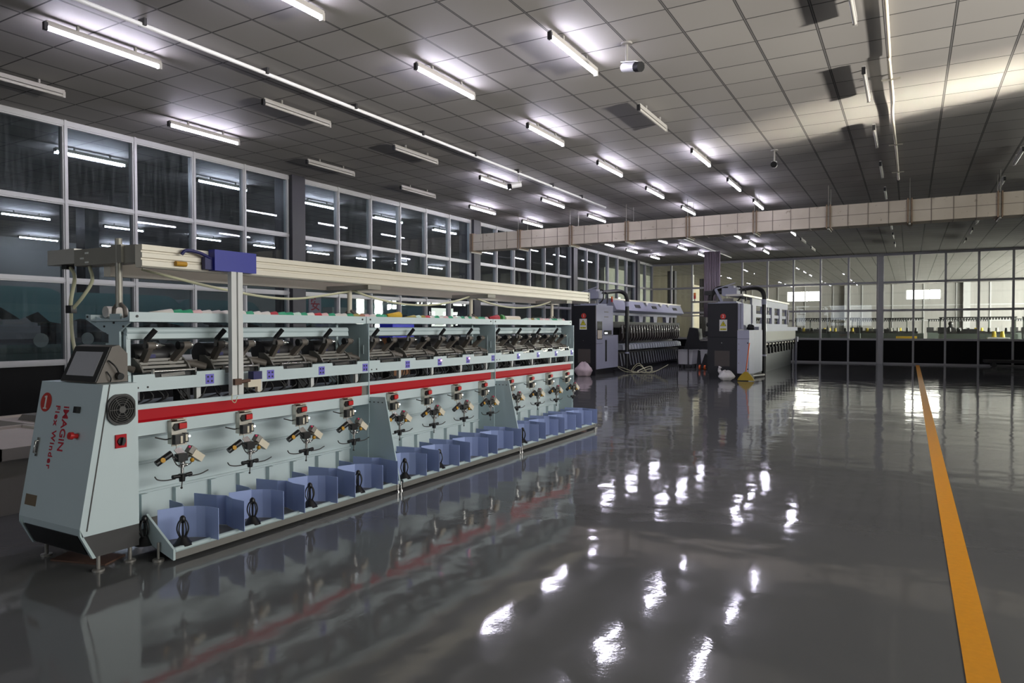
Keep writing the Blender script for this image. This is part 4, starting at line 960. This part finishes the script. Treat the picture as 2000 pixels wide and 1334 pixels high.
hs = MB(); rr = random.Random(5)
for k in range(7):
    a = rr.uniform(-.5, .5); L = rr.uniform(.5, .95); c = Vector((-7.7, 22.0, 0)); d = Vector((math.sin(a + k * 1.1), math.cos(a + k * 1.1), 0)); n = Vector((-d.y, d.x, 0))
    hs.tube(bez([c + Vector((0, 0, .03)), c + d * L * .5 + n * .25 + Vector((0, 0, .06)), c + d * L + Vector((0, 0, .20 + .1 * (k % 2))), c + d * L * .5 - n * .22 + Vector((0, 0, .05)), c + Vector((.02, .02, .03))], 7), .011, 6)
tag(hs.build('coiled_hose', HOSE, base=(-7.7, 22.0, 0)), 'pale hose lying in loose loops on the floor by twisting machine 1', 'hose')
def bin_cart(x0, x1, y0, y1, z1, lab, post=True):
    r = empty('bin_cart', ((x0 + x1) / 2, (y0 + y1) / 2, 0), lab, 'cart', None)
    MB().prism([(x0, z1), (x1, z1), (x1 - .04, .14), (x0 + .04, .14)], 'y', y0, y1).box(x0 - .03, x1 + .03, y0 - .03, y1 + .03, z1 - .03, z1).build('tub', WHITEP, r)
    for x in (x0 + .08, x1 - .08):
        for y in (y0 + .06, y1 - .06): MB().tube([(x - .02, y, .06), (x + .02, y, .06)], .06, 10).box(x - .015, x + .015, y - .02, y + .02, .06, .14).build('castor', BLACK, r)
    if post:
        for x in (x0 + .02, x1 - .16): MB().bar((x, y0 - .05, .12), (x, y0 - .05, z1 + .1), .03).build('frame_post', BLACK, r)
        MB().bar((x0, y0 - .05, z1 + .1), (x1 - .14, y0 - .05, z1 + .1), .03).build('frame_bar', BLACK, r)
bin_cart(-7.52, -6.94, 25.7, 26.4, .68, 'white wheeled tub with black frame beyond twisting machine 1')
bin_cart(-6.88, -6.2, 26.5, 27.2, .66, 'white wheeled tub with no frame, between the two twisting machines', False)
pj_ = empty('pallet_truck', (-6.3, 24.9, 0), 'dark pallet truck with orange wheels beside twisting machine 2', 'pallet truck')
MB().prism([(-6.42, .08), (-6.16, .08), (-6.16, .5), (-6.26, .58)], 'y', 24.75, 25.05).build('pump_body', MECHDARK, pj_)
MB().bar((-6.2, 24.9, .5), (-6.02, 24.6, 1.2), .05).bar((-6.2, 24.5, 1.22), (-5.86, 24.7, 1.22), .05).build('tow_handle', BLACK, pj_)
for x in (-6.44, -6.26): MB().tube([(x - .03, 24.78, .09), (x + .03, 24.78, .09)], .09, 12).build('wheel', ORANGE, pj_)
for x in (-6.5, -6.15): MB().box(x - .08, x + .08, 25.05, 26.2, .06, .11).build('fork', MECHDARK, pj_)
dm = empty('sample_machine', (-7.6, 29.2, 0), 'dark upright test stand near the back glass wall, left of twisting machine 2', 'machine')
MB().prism([(-8.35, 0), (-6.6, 0), (-6.6, .95), (-7.55, 1.0), (-7.6, 1.45), (-7.95, 1.5), (-8.1, .9)], 'y', 28.9, 29.5).build('body', MECHDARK, dm)
MB().box(-7.5, -6.6, 28.85, 29.5, .95, 1.0).build('table_top', MIDGREY, dm)
MB().tube([(-7.3, 29.2, 1.0), (-7.3, 29.2, 2.0)], .03, 8).bar((-8.4, 29.2, 1.98), (-6.2, 29.2, 2.02), .04).build('stand', MIDGREY, dm)
MB().sphere((-7.25, 29.2, 1.62), .1, 8, 6).box(-7.4, -7.05, 29.1, 29.3, 1.15, 1.35).build('gauge_head', MECHDARK, dm)
tr = empty('platform_trolley', (3.4, 31.7, 0), 'low dark platform trolley by the back glass wall at far right', 'trolley')
MB().box(2.45, 4.4, 31.4, 32.2, .17, .27).build('deck', WOOD, tr)
for x in (2.75, 4.1):
    for y in (31.5, 32.1): MB().tube([(x, y - .02, .085), (x, y + .02, .085)], .085, 12).build('wheel', RUBBER, tr)
def floor_bin(x0, x1, y0, y1, z1, lab, extra=False):
    r = empty('cloth_bin', ((x0 + x1) / 2, (y0 + y1) / 2, 0), lab, 'bin')
    MB().prism([(x0 + .05, 0), (x1 - .05, 0), (x1, z1), (x0, z1)], 'y', y0, y1).build('tub', COVER, r)
    m = MB()
    for a, b, c, d in ((x0 - .03, x1 + .03, y0 - .03, y0 + .02), (x0 - .03, x1 + .03, y1 - .02, y1 + .03), (x0 - .03, x0 + .02, y0, y1), (x1 - .02, x1 + .03, y0, y1)): m.box(a, b, c, d, z1 - .07, z1 + .025)
    m.build('liner_rim', COVER, r)
    if extra: MB().prism([(x0 + .3, z1), (x1 - .15, z1), (x1 - .2, z1 + .1), (x0 + .4, z1 + .07)], 'y', y0 + .2, y1 - .2).build('dark_lid', MIDGREY, r)
floor_bin(-7.6, -6.2, 2.75, 3.6, .52, 'cloth-lined pale bin standing left of the winder cabinet, nearest the camera')
floor_bin(-9.6, -7.0, 4.15, 5.2, .40, 'second pale bin with a dark lid, behind the nearest bin by the glass wall', True)
cu = MB(); vs = []; fs = []; n = 60
for k in range(n + 1):
    x = -6.98 + .62 * k / n; yy = 27.4 + .05 * math.sin(k * .95) + .02 * math.sin(k * 2.3)
    for dy in (0, .012): vs += [(x, yy + dy, 1.9), (x, yy + dy, H - .08)]
for k in range(n):
    a, b = 4 * k, 4 * (k + 1); fs += [(a, b, b + 1, a + 1), (b + 2, a + 2, a + 3, b + 3), (a + 1, b + 1, b + 3, a + 3), (b, a, a + 2, b + 2)]
cu.add(vs, fs, True); tag(cu.build('curtain', CURTAIN, base=(-6.7, 27.4, 1.9)), 'mauve grey curtain hanging from the ceiling behind twisting machine 2', 'curtain')
bs = empty('stacked_crate', (-9.8, 12.1, 0), 'bright blue crate on a brown carton between winder and left glass wall', 'crate')
MB().box(-9.98, -9.62, 11.75, 12.5, 1.29, 1.62).build('blue_crate', mat('bright_blue', (40, 52, 190), .5), bs)
MB().prism([(11.85, .0), (12.35, .0), (12.42, 1.29), (11.8, 1.29)], 'x', -9.95, -9.65).build('brown_carton', BROWN, bs)
tag(MB().obox((-4.62, 2.56, .006), (.2, .06, 0), (-.04, .09, 0), (0, 0, .005)).build('floor_mat', RUSTY, base=(-4.75, 2.5, 0)), 'rusty brown mat on the floor under the winder cabinet', 'mat')

# ------------------------------------------------------------------ knitting machines behind the glass
def knitter(loc, rz, hood, lab, grp, L=2.6, yarn=True, dome=False, seed=0):
    r = empty('knitting_machine', loc, lab, 'knitting machine', grp); rr = random.Random(seed)
    O = Vector(loc)
    def W(m):
        c, s = math.cos(rz), math.sin(rz); m.v = [(O.x + c * x - s * y, O.y + s * x + c * y, O.z + z) for x, y, z in m.v]; return m
    h = L / 2
    W(MB().box(-h, h, -.3, .3, .35, 1.2).box(-h, -h + .35, -.4, .4, 0, .5).box(h - .35, h, -.4, .4, 0, .5)).build('body', KGREEN, r)
    W(MB().box(-h + .5, h - .5, -.33, -.3, .45, .8)).build('front_tray', MECHDARK, r)
    W(MB().prism([(-.25, 1.2), (.25, 1.2), (.0, 1.3)], 'x', -h + .25, h - .25)).build('needle_bed', MECHDARK, r)
    W(MB().box(-h + .9, -h + 1.5, -.22, .22, 1.2, 1.42)).build('carriage', MECHDARK, r)
    if dome:
        pr = [(-h - .1, 1.55)] + [(-h - .1 + .5 * (1 - math.cos(t)), 1.75 + .5 * math.sin(t)) for t in [PI / 2 * k / 6 for k in range(7)]] + [(h + .1 - .5 * (1 - math.cos(t)), 1.75 + .5 * math.sin(t)) for t in [PI / 2 * (6 - k) / 6 for k in range(7)]] + [(h + .1, 1.55)]
        pr += [(h - .3, 1.62), (h - .5, 1.8), (h - .8, 1.66), (.5, 1.7), (.2, 1.9), (-.2, 1.92), (-.5, 1.7), (-h + .7, 1.66), (-h + .4, 1.7)]
        W(MB().prism(pr, 'y', -.32, .32)).build('hood', hood, r)
        for x in (-h + .05, h - .05): W(MB().box(x - .1, x + .1, -.25, .3, .98, 1.62)).build('upright', MECHDARK, r)
        for k in range(3):
            x = -h + .5 + k * (L - 1) / 2; c = Vector((x, -.42, 1.28 + .12 * (k % 2)))
            W(MB().tube([c, c + Vector((0, .02, 0))], .13, 16)).build('feeder_disc', MIDGREY, r)
    else:
        for x in (-h + .05, 0, h - .05): W(MB().box(x - .025, x + .025, .18, .23, .98, 1.98)).build('upright', KGREEN, r)
        W(MB().box(-h, h, .0, .3, 1.93, 1.98)).build('yarn_rack', MECHDARK, r)
        tb = MB()
        for k in range(26): tb.tube([(-h + .1 + k * (L - .2) / 25, .08, 1.84), (-h + .1 + k * (L - .2) / 25, .08, 1.93)], .035, 6)
        W(tb).build('tensioner_row', MECHDARK, r)
        W(MB().box(-h - .05, -h + .3, -.1, .0, 1.2, 1.5)).build('control_screen', MECHDARK, r)
        if yarn:
            for k in range(7):
                x = -h + .45 + k * (L - .8) / 6 + rr.uniform(-.06, .06); m_ = rr.choice([mat('yellow_yarn', (190, 168, 50), .7), mat('white_yarn', (190, 188, 180), .8), mat('white_yarn', (190, 188, 180), .8), MECHDARK, MECHDARK, MECHDARK])
                W(MB().tube([(x, .05, 1.22), (x, .05, 1.47)], [.075, .055], 10)).build('yarn_package', m_, r)
    return r
BG = 'knitting machines behind the back glass wall'
for i, (x, y, lab) in enumerate(((-7.2, 39, 'grey green knitting machine behind the back glass, directly right of twisting machine 2'), (-3.6, 38.3, 'grey green knitting machine behind the back glass, left of the grey post'), (-.9, 40.2, 'grey green knitting machine behind the back glass, right of the grey post'),
    (2.7, 38.6, 'grey green knitting machine behind the back glass, beside the standing person'), (6.0, 39.4, 'grey green knitting machine behind the back glass, at the far right edge'))):
    knitter((x, y, 0), 0, None, lab, BG, 3.0, seed=i)
BG2 = 'rear row of knitting machines in the back room'
for i, x in enumerate((-5.4, -1.6, 2.4, 6.4, 10)):
    knitter((x, 47 + .4 * (i % 2), 0), 0, None, 'grey green knitting machine in the distant rear row of the back room', BG2, 3.0, seed=20 + i)
yc = tag(MB().box(-.55, .3, 36.9, 37.5, 0, 1.08).build('yellow_cabinet', mat('bright_yellow', (235, 190, 40), .5), base=(-.1, 37.2, 0)), 'bright yellow cabinet behind the back glass, left of the yellow floor line', 'cabinet')
MB().box(-.35, .1, 36.88, 36.9, .72, .92).build('pale_label', PAPER, yc)
cc = empty('crate_trolley', (3.3, 36.9, 0), 'pale trolley frame with yellow yarn on top behind the back glass, right', 'trolley')
MB().box(2.95, 3.75, 36.6, 37.2, 0, .18).box(2.95, 3.75, 36.6, 37.2, 1.0, 1.06).build('shelf', WHITEP, cc)
for x in (2.97, 3.35, 3.73): MB().box(x - .03, x + .03, 36.6, 36.66, .1, 1.0).build('frame_post', WHITEP, cc)
for x in (3.2, 3.5): MB().tube([(x, 36.9, 1.06), (x, 36.9, 1.32)], [.1, .06], 10).build('yarn_package', mat('yellow_yarn', (215, 190, 40), .7), cc)
LG = 'hooded knitting machines in the dark left room'
for i, (x, y, rz, lab) in enumerate(((-14.2, 6.0, .25, 'teal hooded knitting machine behind the left glass, at the left edge of the photo'), (-15.4, 9.2, .25, 'teal hooded knitting machine behind the left glass, behind the first winder post'),
    (-16.6, 12.6, .3, 'teal hooded knitting machine behind the left glass, left of the red sign'), (-13.4, 14.0, .3, 'teal hooded knitting machine behind the left glass, beside the red sign'), (-14.0, 17.2, .3, 'teal hooded knitting machine behind the left glass, past the second rail post'), (-18.5, 13, .3, 'teal hooded knitting machine deep in the left room'))):
    knitter((x, y, 0), PI / 2 + rz - .25, TEAL, lab, LG, 2.7, dome=True, seed=40 + i)
sg = tag(MB().box(-10.83, -10.81, 10.52, 10.86, 1.78, 2.16).build('safety_sign', mat('pink_sign', (190, 160, 170), .6), base=(-10.82, 10.7, 1.78)), 'pale sign with a red Chinese character behind the left glass, past the column', 'sign')
text_part('lettering', '安', INK, sg, (-10.808, 10.69, 1.97), (0, 1, 0), (0, 0, 1), .28, .001, .004, 'CENTER')
for k, (x, y0_, y1_, z0_, z1_, lab) in enumerate(((-11.6, 12.0, 12.5, 1.1, 1.98, 'white panel behind the left glass, right of the red sign'), (-11.7, 13.1, 13.45, 1.1, 1.95, 'narrow white panel behind the left glass, beside the second rail post'))):
    p = tag(MB().box(x - .3, x, y0_, y1_, 0, z1_).build('white_cabinet', WALLW, base=(x, y0_, 0)), lab, 'cabinet')
# person standing in the back room
pe = empty('person', (1.75, 40.6, 0), 'person in dark clothing standing behind a knitting machine beyond the back glass', 'person')
me = bpy.data.meshes.new('body')
V = [(0, 0, .95), (0, 0, 1.2), (0, 0, 1.42), (0, 0, 1.52), (0, -.02, 1.64), (.19, 0, 1.40), (.26, -.05, 1.12), (.2, -.25, 1.0), (-.19, 0, 1.40), (-.26, -.05, 1.12), (-.2, -.25, 1.0), (.1, 0, .9), (.11, 0, .5), (.11, 0, .06), (.11, -.16, .04), (-.1, 0, .9), (-.11, 0, .5), (-.11, 0, .06), (-.11, -.16, .04)]
E_ = [(0, 1), (1, 2), (2, 3), (3, 4), (2, 5), (5, 6), (6, 7), (2, 8), (8, 9), (9, 10), (0, 11), (11, 12), (12, 13), (13, 14), (0, 15), (15, 16), (16, 17), (17, 18)]
RR = [.15, .14, .13, .055, .1, .07, .05, .035, .07, .05, .035, .09, .065, .045, .04, .09, .065, .045, .04]
me.from_pydata(V, E_, []); me.materials.append(CLOTH)
bo = bpy.data.objects.new('body', me); COL.objects.link(bo); bo.parent = pe; ORG[bo.name] = ORG[pe.name]
sk_ = bo.modifiers.new('skin', 'SKIN')
for i, r in enumerate(RR): me.skin_vertices[0].data[i].radius = (r, r)
me.skin_vertices[0].data[0].use_root = True
bo.modifiers.new('smooth', 'SUBSURF').levels = 1
MB().sphere((1.75, 40.61, 1.67), .115, 12, 8, (.9, 1, 1.05)).build('hair', BLACK, pe)
